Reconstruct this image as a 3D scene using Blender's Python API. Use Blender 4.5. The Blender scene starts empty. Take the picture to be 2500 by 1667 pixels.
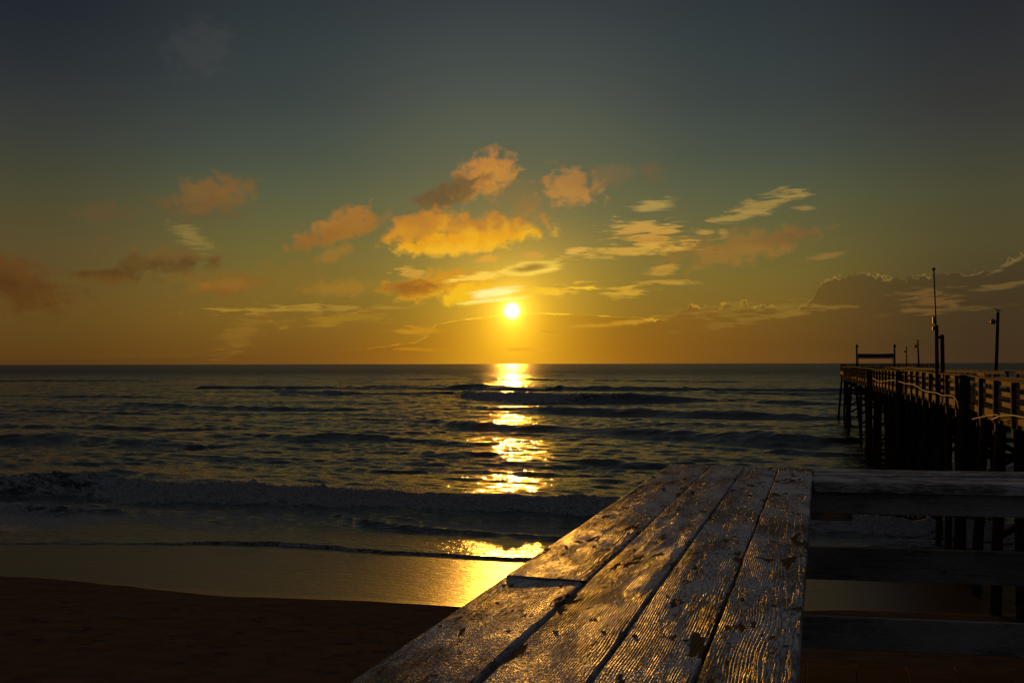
import bpy, bmesh, math, random
import numpy as np
from mathutils import Vector, Matrix

random.seed(7)
rng = np.random.default_rng(11)
S = bpy.context.scene
COL = S.collection
R = math.radians

# ------------------------------------------------------------------ camera
EYE = 9.0                      # eye height above the sea, metres
SUN_EL, SUN_AZ = 2.9, 0.0      # degrees above the horizon / right of +Y
cam_d = bpy.data.cameras.new("camera")
cam_d.sensor_width = 36.0
cam_d.lens = 36.73
cam_d.clip_start = 0.05
cam_d.clip_end = 100000.0
cam = bpy.data.objects.new("camera", cam_d)
COL.objects.link(cam)
cam.location = (0, 0, EYE)
cam.rotation_euler = (Matrix.Rotation(R(90 + 1.217), 3, 'X') @ Matrix.Rotation(R(-0.12), 3, 'Z')).to_euler()
S.camera = cam

# ------------------------------------------------------------------ view
S.view_settings.view_transform = 'Standard'
S.view_settings.look = 'None'
S.view_settings.gamma = 1.0
S.view_settings.exposure = 0.0
S.view_settings.use_curve_mapping = False
S.cycles.caustics_reflective = False
S.cycles.caustics_refractive = False
S.cycles.max_bounces = 6


def lin(r, g, b):
    def f(c):
        c /= 255.0
        return c / 12.92 if c <= 0.04045 else ((c + 0.055) / 1.055) ** 2.4
    return (f(r), f(g), f(b), 1.0)


# ------------------------------------------------------------------ node helper
class NT:
    def __init__(self, tree):
        self.t = tree
        self.n = tree.nodes
        self.l = tree.links

    def new(self, kind, **kw):
        nd = self.n.new(kind)
        for k, v in kw.items():
            setattr(nd, k, v)
        return nd

    def put(self, sock, v):
        if v is None:
            return
        if isinstance(v, bpy.types.NodeSocket):
            self.l.new(v, sock)
        else:
            try:
                sock.default_value = v
            except Exception:
                if isinstance(v, (int, float)):
                    sock.default_value = (v, v, v)
                elif len(v) == 4:
                    sock.default_value = v[:3]
                else:
                    sock.default_value = tuple(v) + (1.0,)

    def m(self, op, a, b=None, c=None, clamp=False):
        nd = self.new("ShaderNodeMath", operation=op, use_clamp=clamp)
        self.put(nd.inputs[0], a)
        self.put(nd.inputs[1], b)
        self.put(nd.inputs[2], c)
        return nd.outputs[0]

    def vm(self, op, a, b=None, scale=None):
        nd = self.new("ShaderNodeVectorMath", operation=op)
        self.put(nd.inputs[0], a)
        self.put(nd.inputs[1], b)
        if scale is not None:
            self.put(nd.inputs["Scale"], scale)
        return nd.outputs["Value"] if op in ('LENGTH', 'DOT_PRODUCT', 'DISTANCE') else nd.outputs[0]

    def sep(self, v):
        nd = self.new("ShaderNodeSeparateXYZ")
        self.put(nd.inputs[0], v)
        return nd.outputs

    def comb(self, x, y, z=0.0):
        nd = self.new("ShaderNodeCombineXYZ")
        for i, v in enumerate((x, y, z)):
            self.put(nd.inputs[i], v)
        return nd.outputs[0]

    def rng(self, v, a, b, c=0.0, d=1.0, kind='SMOOTHSTEP'):
        nd = self.new("ShaderNodeMapRange", interpolation_type=kind, clamp=True)
        for i, x in enumerate((v, a, b, c, d)):
            self.put(nd.inputs[i], x)
        return nd.outputs[0]

    def mix(self, f, a, b, blend='MIX'):
        nd = self.new("ShaderNodeMix", data_type='RGBA', blend_type=blend)
        self.put(nd.inputs[0], f)
        self.put(nd.inputs[6], a)
        self.put(nd.inputs[7], b)
        return nd.outputs[2]

    def noise(self, vec, scale, detail=4.0, rough=0.5, dist=0.0):
        nd = self.new("ShaderNodeTexNoise")
        self.put(nd.inputs["Vector"], vec)
        nd.inputs["Scale"].default_value = scale
        nd.inputs["Detail"].default_value = detail
        nd.inputs["Roughness"].default_value = rough
        nd.inputs["Distortion"].default_value = dist
        return nd.outputs["Fac"]

    def mapping(self, vec, loc=(0, 0, 0), rot=(0, 0, 0), scale=(1, 1, 1), kind='POINT'):
        nd = self.new("ShaderNodeMapping", vector_type=kind)
        self.put(nd.inputs[0], vec)
        nd.inputs[1].default_value = loc
        nd.inputs[2].default_value = rot
        nd.inputs[3].default_value = scale
        return nd.outputs[0]

    def ramp(self, fac, stops, interp='LINEAR'):
        nd = self.new("ShaderNodeValToRGB")
        cr = nd.color_ramp
        cr.interpolation = interp
        while len(cr.elements) > 1:
            cr.elements.remove(cr.elements[-1])
        cr.elements[0].position = stops[0][0]
        cr.elements[0].color = stops[0][1]
        for p, c in stops[1:]:
            e = cr.elements.new(p)
            e.color = c
        self.put(nd.inputs[0], fac)
        return nd.outputs[0]


# ------------------------------------------------------------------ world: dawn sky, sun glow, clouds
world = bpy.data.worlds.new("World")
S.world = world
world.use_nodes = True
W = NT(world.node_tree)
W.n.clear()
D = W.new("ShaderNodeTexCoord").outputs["Generated"]
dx, dy, dz = W.sep(D)
az = W.m('MULTIPLY', W.m('ARCTAN2', dx, dy), 57.29578)
el = W.m('MULTIPLY', W.m('ARCSINE', dz), 57.29578)
aaz = W.m('ABSOLUTE', az)
elf = W.m('SQRT', W.m('DIVIDE', W.m('MAXIMUM', el, 0.0), 90.0))


def skyramp(table):
    return W.ramp(elf, [(math.sqrt(e / 90.0), lin(*c)) for e, c in table])


HIGH = [(30, (57, 59, 65)), (50, (55, 58, 65)), (90, (54, 57, 65))]
c0 = skyramp([(0, (172, 110, 26)), (1, (170, 114, 24)), (2.4, (158, 118, 34)), (4, (152, 122, 44)), (5.5, (146, 124, 56)), (8, (117, 110, 68)),
              (10.5, (100, 100, 72)), (12.7, (88, 92, 75)), (16, (70, 77, 73)), (19.5, (56, 61, 64))] + HIGH)
c1 = skyramp([(0, (114, 74, 26)), (1, (120, 83, 28)), (2.5, (129, 96, 34)), (4.5, (123, 104, 44)), (6.5, (109, 101, 54)),
              (9, (90, 93, 65)), (11, (74, 82, 69)), (14, (60, 68, 66)), (19.5, (46, 53, 58))] + HIGH)
c2l = skyramp([(0, (84, 56, 24)), (0.7, (93, 63, 23)), (3, (99, 75, 32)), (6, (89, 76, 44)), (8.5, (75, 72, 49)),
               (10.5, (63, 65, 54)), (12.7, (53, 56, 54)), (15, (42, 47, 51)), (17.2, (34, 40, 46)), (19.5, (29, 35, 42))] + HIGH)
c2r = skyramp([(0, (64, 46, 29)), (0.7, (66, 48, 29)), (3, (70, 56, 33)), (6, (80, 72, 44)), (8.5, (74, 72, 50)),
               (10.5, (64, 65, 54)), (12.7, (55, 55, 52)), (16, (45, 47, 50)), (19.5, (34, 37, 44))] + HIGH)
c3 = skyramp([(0, (50, 40, 34)), (5, (48, 43, 38)), (10, (50, 49, 49)), (20, (53, 54, 59))] + HIGH[1:])
c4 = skyramp([(0, (62, 59, 60)), (10, (62, 60, 63)), (20, (60, 60, 66))] + HIGH[1:])
right = W.rng(az, -6, 6)
base = W.mix(W.rng(aaz, 1, 13), c0, c1)
base = W.mix(W.rng(aaz, 11, 25.5), base, W.mix(right, c2l, c2r))
base = W.mix(W.rng(aaz, 26, 70), base, c3)
base = W.mix(W.rng(aaz, 70, 150), base, c4)

uv = W.comb(az, el, 0.0)
nA = W.noise(W.mapping(uv, (3.1, 1.7, 0), scale=(1.0, 1.3, 1)), 1.15, 7.0, 0.55, 0.3)        # puffs
nB = W.noise(W.mapping(uv, (9.3, 4.2, 0), rot=(0, 0, R(-7)), scale=(0.8, 5.2, 1)), 0.9, 6.0, 0.56, 0.5)  # streaks
nC = W.noise(W.mapping(uv, (21.0, 8.0, 0), scale=(1.0, 1.0, 1)), 0.9, 5.0, 0.5, 0.0)           # shading
hA = W.m('SUBTRACT', 0.5, nA)
hB = W.m('SUBTRACT', 0.5, nB)
hC = W.m('MULTIPLY_ADD', nC, 1.6, -0.3)
wob = W.noise(W.mapping(uv, (5.0, 40.0, 0)), 1.9, 6.0, 0.62, 0.6)


def A(x):
    return math.degrees(math.atan((x - 1176) / 2400.0))


def E(x, y):
    yh = 835 - (x - 1176) * 0.0021
    k = (x - 1176) / 2400.0
    return math.degrees(math.atan((yh - y) / 2400.0 / math.sqrt(1 + k * k)))


DEG = 57.29578 / 2400.0


def cloud(sky, x, y, rx, ry, rot, op, top, bot=None, kind='P', soft=0.55, rag=1.5):
    """one cloud at its own bearing and elevation, broken up by the cloud noises"""
    bot = bot or top
    # (the tiny dependence on the layer before keeps the shader compiler working layer by layer)
    uvc = W.new("ShaderNodeVectorMath", operation='MULTIPLY_ADD')
    W.put(uvc.inputs[0], sky)
    uvc.inputs[1].default_value = (1e-7, 1e-7, 1e-7)
    W.put(uvc.inputs[2], uv)
    if kind == 'S':
        soft = min(1.0, soft * 1.35)
    q = W.mapping(uvc.outputs[0], (A(x), E(x, y), 0), (0, 0, R(rot)), (rx * DEG, ry * DEG, 1), 'TEXTURE')
    r = W.vm('LENGTH', q)
    r = W.m('MULTIPLY_ADD', hA if kind == 'P' else hB, rag * (1.75 if kind == 'P' else 3.0), r)
    mask = W.rng(r, 1.0 + soft * 0.5, 1.0 - soft * 0.8, 0.0, op)
    if top is not bot:
        sh = W.m('MULTIPLY_ADD', W.sep(q)[1], 0.5, hC)
        colr = W.mix(W.rng(sh, 0.1, 0.9), lin(*bot), lin(*top))
    else:
        colr = lin(*top)
    return W.mix(mask, sky, colr)


# --- far cloud bank with a thin bright rim along its top
bank_pts = [(-400, 836), (0, 826), (200, 824), (420, 819), (700, 812), (850, 800), (960, 785), (984, 770), (990, 748), (1060, 734), (1130, 727), (1176, 722),
            (1240, 719), (1340, 722), (1480, 731), (1530, 738), (1545, 725), (1570, 708), (1598, 697), (1622, 707), (1690, 700), (1780, 704), (1828, 716), (1852, 706),
            (1868, 682), (1884, 652), (1920, 634), (1980, 629), (2040, 640), (2100, 638), (2150, 629), (2200, 626), (2250, 629),
            (2290, 612), (2320, 597), (2352, 582), (2500, 600), (2900, 700), (3300, 790)]
fc = W.new("ShaderNodeFloatCurve")
cv = fc.mapping.curves[0]
px_ = [((A(x) + 45.0) / 90.0, E(x, y) / 8.0) for x, y in bank_pts]
cv.points[0].location = (0.0, 0.0)
cv.points[1].location = (1.0, 0.0)
for p in px_:
    cv.points.new(*p)
for p in cv.points:
    p.handle_type = 'VECTOR'
fc.mapping.use_clip = False
fc.mapping.update()
W.put(fc.inputs["Value"], W.m('DIVIDE', W.m('ADD', az, 45.0), 90.0))
edge = W.m('MULTIPLY', fc.outputs[0], 8.0)
edge = W.m('ADD', edge, W.m('MULTIPLY', W.m('MULTIPLY', W.m('SUBTRACT', wob, 0.5), 1.5), W.rng(az, 5, 11, 0.12, 1.0)))
gap = W.m('SUBTRACT', edge, el)               # above 0: inside the bank
bank = W.rng(gap, -0.05, 0.11)
bank = W.m('MULTIPLY', bank, W.rng(gap, 0.2, 3.0, 0.46, 0.42, 'LINEAR'))
bank = W.m('MULTIPLY', bank, W.rng(el, 0.0, 0.9, 0.25, 1.0))
bankcol = W.mix(W.rng(aaz, 2, 22), lin(150, 96, 20), lin(62, 48, 30))
rim = W.m('MULTIPLY', W.rng(W.m('ABSOLUTE', W.m('SUBTRACT', gap, 0.01)), 0.065, 0.0), W.rng(nC, 0.40, 0.62, 0.1, 1.0))
rim = W.m('MULTIPLY', rim, W.rng(aaz, 27, 34, 1.0, 0.0))
rim = W.m('MULTIPLY', rim, W.rng(el, 0.6, 1.4))
rimcol = W.mix(W.rng(aaz, 1, 24), lin(250, 190, 50), lin(138, 108, 58))

# --- sun glow (a real aureole in moist air)
sun_dir = Vector((math.sin(R(SUN_AZ)) * math.cos(R(SUN_EL)), math.cos(R(SUN_AZ)) * math.cos(R(SUN_EL)), math.sin(R(SUN_EL))))
ex = W.m('SUBTRACT', az, SUN_AZ)
ey = W.m('SUBTRACT', el, SUN_EL)
eyb = W.m('MULTIPLY', ey, W.rng(ey, -0.3, 0.3, 0.62, 1.0))
th = W.m('SQRT', W.m('ADD', W.m('MULTIPLY', ex, ex), W.m('MULTIPLY', eyb, eyb)))
thr = W.m('SQRT', W.m('ADD', W.m('MULTIPLY', ex, ex), W.m('MULTIPLY', ey, ey)))
front = W.rng(dy, 0.0, 0.3)


def glow(scale, amp, th=th):
    return W.m('MULTIPLY', W.m('MULTIPLY', W.m('EXPONENT', W.m('DIVIDE', th, -scale)), amp), front)


sky = base
sky = W.mix(bank, sky, bankcol)
sky = W.mix(W.m('MULTIPLY', rim, 0.85), sky, rimcol)
g_broad = W.vm('SCALE', (1.0, 0.52, 0.015), scale=W.m('MULTIPLY', glow(2.7, 0.60), W.rng(th, 9.0, 3.0)))
g_mid = W.vm('SCALE', (1.0, 0.60, 0.015), scale=glow(1.1, 1.05))
sky = W.vm('ADD', sky, g_broad)
sky = W.vm('ADD', sky, g_mid)

P_, S_ = 'P', 'S'
CLOUDS = [
    # x, y, rx, ry, rot, opacity, top, bottom, kind, softness, raggedness
    (460, 110, 70, 55, 10, .35, (70, 70, 70), None, P_, .9, 1.6),
    (1115, 402, 74, 46, 24, .95, (190, 126, 58), (196, 138, 58), P_, .55, 1.3),
    (1030, 444, 92, 28, 24, .95, (110, 86, 52), (116, 90, 52), P_, .6, 1.4),
    (1180, 440, 110, 40, 0, .25, (150, 110, 58), None, P_, 1.0, 1.6),
    (1310, 430, 66, 42, -8, .8, (176, 122, 62), (190, 134, 60), P_, .6, 1.5),
    (1390, 402, 60, 24, 12, .35, (140, 104, 62), None, P_, .9, 1.6),
    (1500, 392, 22, 26, 70, .5, (116, 90, 60), None, P_, .9, 1.3),
    (1200, 480, 40, 24, 30, .4, (160, 115, 55), None, P_, .9, 1.3),
    (970, 520, 92, 38, 16, .9, (190, 124, 44), (214, 146, 36), P_, .55, 1.3),
    (1120, 530, 130, 36, 4, .95, (192, 128, 46), (240, 178, 36), P_, .5, 1.2),
    (1050, 562, 135, 24, 5, .92, (232, 160, 30), (248, 186, 42), P_, .5, 1.1),
    (780, 522, 98, 32, 20, .95, (164, 112, 50), (158, 108, 42), P_, .55, 1.3),
    (720, 550, 50, 20, 20, .5, (138, 94, 42), None, P_, .8, 1.4),
    (885, 500, 26, 12, 50, .35, (158, 112, 56), None, P_, .9, 1.2),
    (770, 582, 42, 15, 22, .55, (166, 116, 44), None, P_, .8, 1.3),
    (650, 640, 160, 40, 3, .25, (140, 100, 36), None, P_, 1.0, 1.7),
    (486, 446, 80, 40, 12, .95, (120, 90, 50), (128, 94, 48), P_, .75, 1.5),
    (440, 478, 100, 30, 0, .45, (100, 80, 48), None, P_, 1.0, 1.6),
    (235, 490, 54, 22, 5, .65, (98, 78, 48), None, P_, .9, 1.6),
    (232, 564, 30, 15, 5, .45, (102, 78, 44), None, P_, .9, 1.3),
    (25, 640, 95, 48, -20, 1.0, (98, 66, 30), (82, 52, 22), P_, .75, 1.4),
    (60, 690, 100, 44, 0, .5, (98, 64, 26), None, P_, 1.0, 1.6),
    (248, 636, 84, 18, 0, 1.0, (88, 62, 28), (106, 76, 32), P_, .7, 1.5),
    (385, 596, 92, 27, -2, 1.0, (114, 86, 44), (92, 68, 32), P_, .7, 1.6),
    (500, 640, 110, 18, -3, .5, (128, 92, 38), None, P_, .9, 1.6),
    (515, 660, 66, 20, 0, .8, (150, 102, 38), (128, 88, 34), P_, .8, 1.5),
    (440, 545, 44, 17, -28, .6, (148, 122, 60), None, S_, .8, 1.2),
    (800, 660, 90, 18, 3, .55, (170, 122, 38), None, P_, 1.0, 1.5),
    (1010, 655, 120, 30, 8, .9, (212, 146, 36), (226, 160, 30), P_, .6, 1.4),
    (950, 662, 64, 18, 4, .9, (146, 92, 32), (170, 108, 30), P_, .7, 1.3),
    (1085, 672, 80, 26, 6, .85, (250, 190, 40), (250, 196, 30), P_, .6, 1.3),
    (1120, 632, 84, 8, 8, 1.0, (254, 208, 80), None, S_, .5, 1.0),
    (1224, 616, 66, 16, 6, 1.0, (255, 214, 84), None, S_, .35, .35),
    (1224, 614, 46, 9, 7, .95, (150, 116, 46), (172, 134, 50), S_, .8, .5),
    (1138, 671, 58, 11, 7, 1.0, (255, 240, 150), None, S_, .45, .5),
    (1135, 689, 84, 5, 6, 1.0, (255, 232, 120), None, S_, .5, .45),
    (1262, 668, 76, 10, 7, .9, (252, 196, 50), None, S_, .5, 2.2),
    (1122, 594, 30, 10, 5, .9, (226, 164, 56), None, P_, .5, 1.4),
    (1224, 588, 22, 12, -10, .8, (212, 158, 62), None, P_, .6, 1.4),
    (936, 622, 30, 9, -10, .75, (214, 160, 60), None, S_, .5, 2.0),
    (1490, 526, 74, 17, -4, .8, (206, 160, 72), None, S_, .6, 1.7),
    (1510, 552, 80, 22, -6, .75, (196, 142, 58), (206, 152, 56), S_, .6, 1.7),
    (1430, 576, 120, 12, 5, .8, (212, 164, 66), None, S_, .6, 1.5),
    (1500, 471, 42, 13, 4, .85, (176, 146, 76), None, S_, .6, 1.0),
    (1760, 468, 74, 16, 17, .78, (164, 134, 68), None, S_, .6, 1.6),
    (1695, 496, 46, 10, 9, .9, (166, 136, 70), None, S_, .6, 1.1),
    (1852, 478, 22, 5, -4, .75, (150, 124, 68), None, S_, .6, .9),
    (1690, 570, 136, 36, 8, .7, (146, 106, 50), (156, 112, 48), P_, .8, 1.6),
    (1810, 544, 70, 17, 6, .6, (124, 88, 48), None, P_, .8, 1.4),
    (1622, 533, 24, 6, 2, .8, (180, 140, 66), None, S_, .6, .9),
    (1664, 534, 14, 9, -4, .7, (176, 134, 62), None, S_, .6, 1.0),
    (1320, 576, 22, 7, 8, .9, (222, 172, 76), None, S_, .6, .9),
    (1522, 621, 34, 12, 8, .9, (190, 144, 56), None, S_, .6, .9),
    (1522, 622, 18, 5, 8, .5, (150, 118, 50), None, S_, .9, .6),
    (1530, 648, 56, 6, 0, .85, (192, 144, 56), None, S_, .6, 1.2),
    (1438, 670, 42, 10, 2, .85, (212, 164, 52), None, S_, .6, 1.5),
    (1896, 587, 40, 7, 9, .8, (140, 110, 56), None, S_, .6, 1.3),
    (720, 708, 170, 8, 2, .75, (172, 134, 48), None, S_, .6, 2.0),
    (790, 732, 110, 12, 6, .6, (166, 124, 36), None, S_, .8, 1.8),
    (560, 760, 60, 24, 40, .4, (150, 110, 40), None, S_, .8, 1.8),
    (955, 760, 48, 9, 0, .7, (206, 142, 30), None, S_, .8, 1.4),
    (1400, 744, 130, 6, 6, .75, (206, 150, 40), None, S_, .7, 1.3),
    (1205, 803, 66, 4, 1, .7, (240, 168, 30), None, S_, .7, 1.4),
    (960, 802, 80, 4, -2, .5, (206, 138, 26), None, S_, .7, 1.4),
    (1690, 715, 120, 14, 3, .6, (142, 112, 42), None, S_, .7, 2.2),
    (1760, 730, 150, 7, 8, .6, (140, 106, 42), None, S_, .6, 2.0),
    (2130, 690, 44, 20, 8, .55, (124, 90, 44), None, S_, .6, 2.2),
    (2170, 712, 90, 6, 3, .5, (112, 84, 42), None, S_, .6, 1.5),
    (2310, 655, 50, 6, 8, .7, (112, 88, 48), None, S_, .6, 1.3),
    (2320, 606, 34, 5, 28, .6, (130, 106, 60), None, S_, .7, 1.0),
    (2250, 664, 26, 4, 6, .6, (104, 82, 46), None, S_, .7, 1.0),
]
for c in CLOUDS:
    sky = cloud(sky, *c)

g_in = W.vm('SCALE', (1.0, 0.80, 0.16), scale=glow(0.36, 1.7, thr))
sky = W.vm('ADD', sky, g_in)
core = W.vm('SCALE', (1.0, 0.93, 0.62), scale=W.m('MULTIPLY', W.rng(thr, 0.60, 0.05, 0.0, 2.8), front))
sky = W.vm('ADD', sky, core)
bg = W.new("ShaderNodeBackground")
W.put(bg.inputs["Color"], sky)
bg.inputs["Strength"].default_value = 1.0
wout = W.new("ShaderNodeOutputWorld")
W.l.new(bg.outputs[0], wout.inputs[0])
world.cycles.sampling_method = 'MANUAL'
world.cycles.sample_map_resolution = 1024

# ------------------------------------------------------------------ sun lamp
sun_d = bpy.data.lights.new("sun", 'SUN')
sun_d.energy = 0.85
sun_d.angle = R(0.53)
sun_d.color = (1.0, 0.42, 0.045)
sun = bpy.data.objects.new("sun", sun_d)
COL.objects.link(sun)
sun.rotation_euler = (-sun_dir).to_track_quat('-Z', 'Y').to_euler()

# ================================================================== helpers for things


def tag(o, label=None, cat=None, group=None, kind=None):
    if label:
        o["label"] = label
    if cat:
        o["category"] = cat
    if group:
        o["group"] = group
    if kind:
        o["kind"] = kind
    return o


def empty(name, loc=(0, 0, 0), rz=0.0):
    o = bpy.data.objects.new(name, None)
    COL.objects.link(o)
    o.location = loc
    o.rotation_euler = (0, 0, rz)
    o.empty_display_size = 0.2
    return o


def link(name, me, parent=None, loc=None, rot=None, scale=None):
    o = bpy.data.objects.new(name, me)
    COL.objects.link(o)
    if parent:
        o.parent = parent
    if loc is not None:
        o.location = loc
    if rot is not None:
        o.rotation_euler = rot
    if scale is not None:
        o.scale = scale
    return o


class MB:
    def __init__(self):
        self.v, self.f = [], []

    def add(self, vs, fs):
        b = len(self.v)
        self.v += [tuple(p) for p in vs]
        self.f += [tuple(i + b for i in f) for f in fs]
        return self

    def box(self, c, size, rot=None, bev=0.0):
        hx, hy, hz = size[0] / 2, size[1] / 2, size[2] / 2
        M = rot if rot is not None else Matrix.Identity(3)
        if bev <= 0:
            pts = [(x, y, z) for x in (-hx, hx) for y in (-hy, hy) for z in (-hz, hz)]
            fs = [(0, 1, 3, 2), (4, 6, 7, 5), (0, 4, 5, 1), (2, 3, 7, 6), (0, 2, 6, 4), (1, 5, 7, 3)]
        else:
            bm = bmesh.new()
            bmesh.ops.create_cube(bm, size=1.0)
            bmesh.ops.scale(bm, vec=(2 * hx, 2 * hy, 2 * hz), verts=bm.verts)
            bmesh.ops.bevel(bm, geom=bm.edges, offset=bev, segments=1, affect='EDGES')
            bm.verts.index_update()
            pts = [tuple(v.co) for v in bm.verts]
            fs = [[v.index for v in f.verts] for f in bm.faces]
            bm.free()
        return self.add([Vector(c) + M @ Vector(p) for p in pts], fs)

    def tube(self, path, rad, n=8, caps=True):
        path = [Vector(p) for p in path]
        rad = rad if isinstance(rad, (list, tuple)) else [rad] * len(path)
        vs, fs = [], []
        for i, p in enumerate(path):
            d = (path[min(i + 1, len(path) - 1)] - path[max(i - 1, 0)]).normalized()
            up = Vector((0, 0, 1)) if abs(d.z) < 0.9 else Vector((1, 0, 0))
            a = d.cross(up).normalized()
            b = d.cross(a).normalized()
            for k in range(n):
                w = 2 * math.pi * k / n
                vs.append(p + (a * math.cos(w) + b * math.sin(w)) * rad[i])
        for i in range(len(path) - 1):
            for k in range(n):
                fs.append((i * n + k, i * n + (k + 1) % n, (i + 1) * n + (k + 1) % n, (i + 1) * n + k))
        if caps:
            fs.append(tuple(range(n - 1, -1, -1)))
            fs.append(tuple((len(path) - 1) * n + k for k in range(n)))
        return self.add(vs, fs)

    def mesh(self, name, mat, smooth=False):
        me = bpy.data.meshes.new(name)
        me.from_pydata(self.v, [], self.f)
        me.validate()
        bm = bmesh.new()
        bm.from_mesh(me)
        bmesh.ops.recalc_face_normals(bm, faces=bm.faces)
        bm.to_mesh(me)
        bm.free()
        if smooth:
            me.polygons.foreach_set("use_smooth", [True] * len(me.polygons))
        if mat:
            me.materials.append(mat)
        return me

    def build(self, name, mat, parent=None, smooth=False, **kw):
        return link(name, self.mesh(name, mat, smooth), parent, **kw)


def grid_mesh(name, X, Y, Z, mat, smooth=True, attrs=None):
    """X, Y, Z: arrays (rows, cols)"""
    r, c = X.shape
    co = np.stack([X, Y, Z], -1).reshape(-1, 3).astype(np.float32)
    i = np.arange(r * c, dtype=np.int32).reshape(r, c)
    quads = np.stack([i[:-1, :-1], i[:-1, 1:], i[1:, 1:], i[1:, :-1]], -1).reshape(-1, 4)
    me = bpy.data.meshes.new(name)
    me.vertices.add(len(co))
    me.vertices.foreach_set("co", co.ravel())
    me.loops.add(quads.size)
    me.loops.foreach_set("vertex_index", quads.ravel())
    me.polygons.add(len(quads))
    me.polygons.foreach_set("loop_start", np.arange(0, quads.size, 4, dtype=np.int32))
    me.polygons.foreach_set("use_smooth", np.ones(len(quads), dtype=bool))
    me.update(calc_edges=True)
    for k, v in (attrs or {}).items():
        a = me.attributes.new(k, 'FLOAT', 'POINT')
        a.data.foreach_set("value", v.astype(np.float32).ravel())
    me.materials.append(mat)
    return me


def vnoise(x, y, seed=0):
    """smooth value noise, -1..1"""
    xi, yi = np.floor(x).astype(np.int64), np.floor(y).astype(np.int64)
    fx, fy = x - xi, y - yi
    fx, fy = fx * fx * (3 - 2 * fx), fy * fy * (3 - 2 * fy)

    def h(a, b):
        n = (a * 374761393 + b * 668265263 + seed * 1442695041) & 0xFFFFFFFF
        n = ((n ^ (n >> 13)) * 1274126177) & 0xFFFFFFFF
        n = n ^ (n >> 16)
        return (n & 0xFFFF) / 32767.5 - 1.0
    return ((h(xi, yi) * (1 - fx) + h(xi + 1, yi) * fx) * (1 - fy) + (h(xi, yi + 1) * (1 - fx) + h(xi + 1, yi + 1) * fx) * fy)


def fbm(x, y, oct=4, seed=0):
    s, a, t = 0.0, 1.0, 0.0
    for k in range(oct):
        s = s + a * vnoise(x * 2 ** k + 17.3 * k, y * 2 ** k - 9.1 * k, seed + k)
        t += a
        a *= 0.55
    return s / t


def sstep(x, a, b):
    t = np.clip((x - a) / (b - a), 0, 1)
    return t * t * (3 - 2 * t)


# ================================================================== materials


def material(name):
    m = bpy.data.materials.new(name)
    m.use_nodes = True
    t = NT(m.node_tree)
    b = t.n["Principled BSDF"]
    return m, t, b


def wood_mat(name, c_dark, c_light, rough=0.75, spec=0.35, scale=1.0, bump=0.3):
    m, t, b = material(name)
    tc = t.new("ShaderNodeTexCoord").outputs["Object"]
    rnd = t.new("ShaderNodeObjectInfo").outputs["Random"]
    v = t.vm('ADD', tc, t.comb(t.m('MULTIPLY', rnd, 37.0), t.m('MULTIPLY', rnd, 11.0), rnd))
    g1 = t.noise(t.mapping(v, scale=(1.2 * scale, 14 * scale, 14 * scale)), 1.0, 5, 0.6, 0.4)
    g2 = t.noise(v, 2.2 * scale, 4, 0.6)
    f = t.m('ADD', t.m('MULTIPLY', g1, 0.6), t.m('MULTIPLY', g2, 0.4))
    colr = t.mix(t.rng(f, 0.32, 0.68), c_dark, c_light)
    colr = t.mix(t.m('MULTIPLY', rnd, 0.5), colr, t.vm('SCALE', colr, scale=0.55))
    t.put(b.inputs["Base Color"], colr)
    b.inputs["Roughness"].default_value = rough
    b.inputs["Specular IOR Level"].default_value = spec
    bp = t.new("ShaderNodeBump")
    bp.inputs["Strength"].default_value = bump
    bp.inputs["Distance"].default_value = 0.01
    t.put(bp.inputs["Height"], f)
    t.l.new(bp.outputs[0], b.inputs["Normal"])
    return m


def flat_mat(name, colr, rough=0.6, metal=0.0, spec=0.4, nscale=8.0, var=0.35):
    m, t, b = material(name)
    tc = t.new("ShaderNodeTexCoord").outputs["Object"]
    n = t.noise(tc, nscale, 4, 0.6)
    t.put(b.inputs["Base Color"], t.mix(n, tuple(c * (1 - var) for c in colr[:3]) + (1,), tuple(c * (1 + var) for c in colr[:3]) + (1,)))
    b.inputs["Roughness"].default_value = rough
    b.inputs["Metallic"].default_value = metal
    b.inputs["Specular IOR Level"].default_value = spec
    return m


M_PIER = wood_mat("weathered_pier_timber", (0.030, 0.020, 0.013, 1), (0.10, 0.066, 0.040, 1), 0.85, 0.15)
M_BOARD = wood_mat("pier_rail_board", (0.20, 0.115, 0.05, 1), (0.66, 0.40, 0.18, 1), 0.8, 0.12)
M_PILE = wood_mat("creosoted_pile", (0.020, 0.013, 0.009, 1), (0.080, 0.050, 0.032, 1), 0.95, 0.0, 0.6, 0.5)
M_DECK = wood_mat("boardwalk_plank", (0.05, 0.024, 0.015, 1), (0.11, 0.058, 0.036, 1), 0.9, 0.05)
M_ROPE = flat_mat("pale_hose", (0.75, 0.62, 0.45, 1), 0.6, 0, 0.2)
M_METAL = flat_mat("dark_galvanised_metal", (0.07, 0.07, 0.07, 1), 0.5, 0.6, 0.5)
M_NAIL = flat_mat("rusty_nail", (0.035, 0.02, 0.012, 1), 0.6, 0.3, 0.5)
M_BLUE = flat_mat("blue_banner_cloth", (0.022, 0.028, 0.12, 1), 0.8, 0, 0.2, 3.0, 0.25)
M_GULL = flat_mat("gull_feathers", (0.30, 0.30, 0.31, 1), 0.8, 0, 0.2, 20, 0.5)
M_BEAK = flat_mat("gull_beak", (0.35, 0.22, 0.05, 1), 0.6)
M_LAMP = flat_mat("lamp_housing", (0.10, 0.09, 0.08, 1), 0.5, 0.2)

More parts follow.
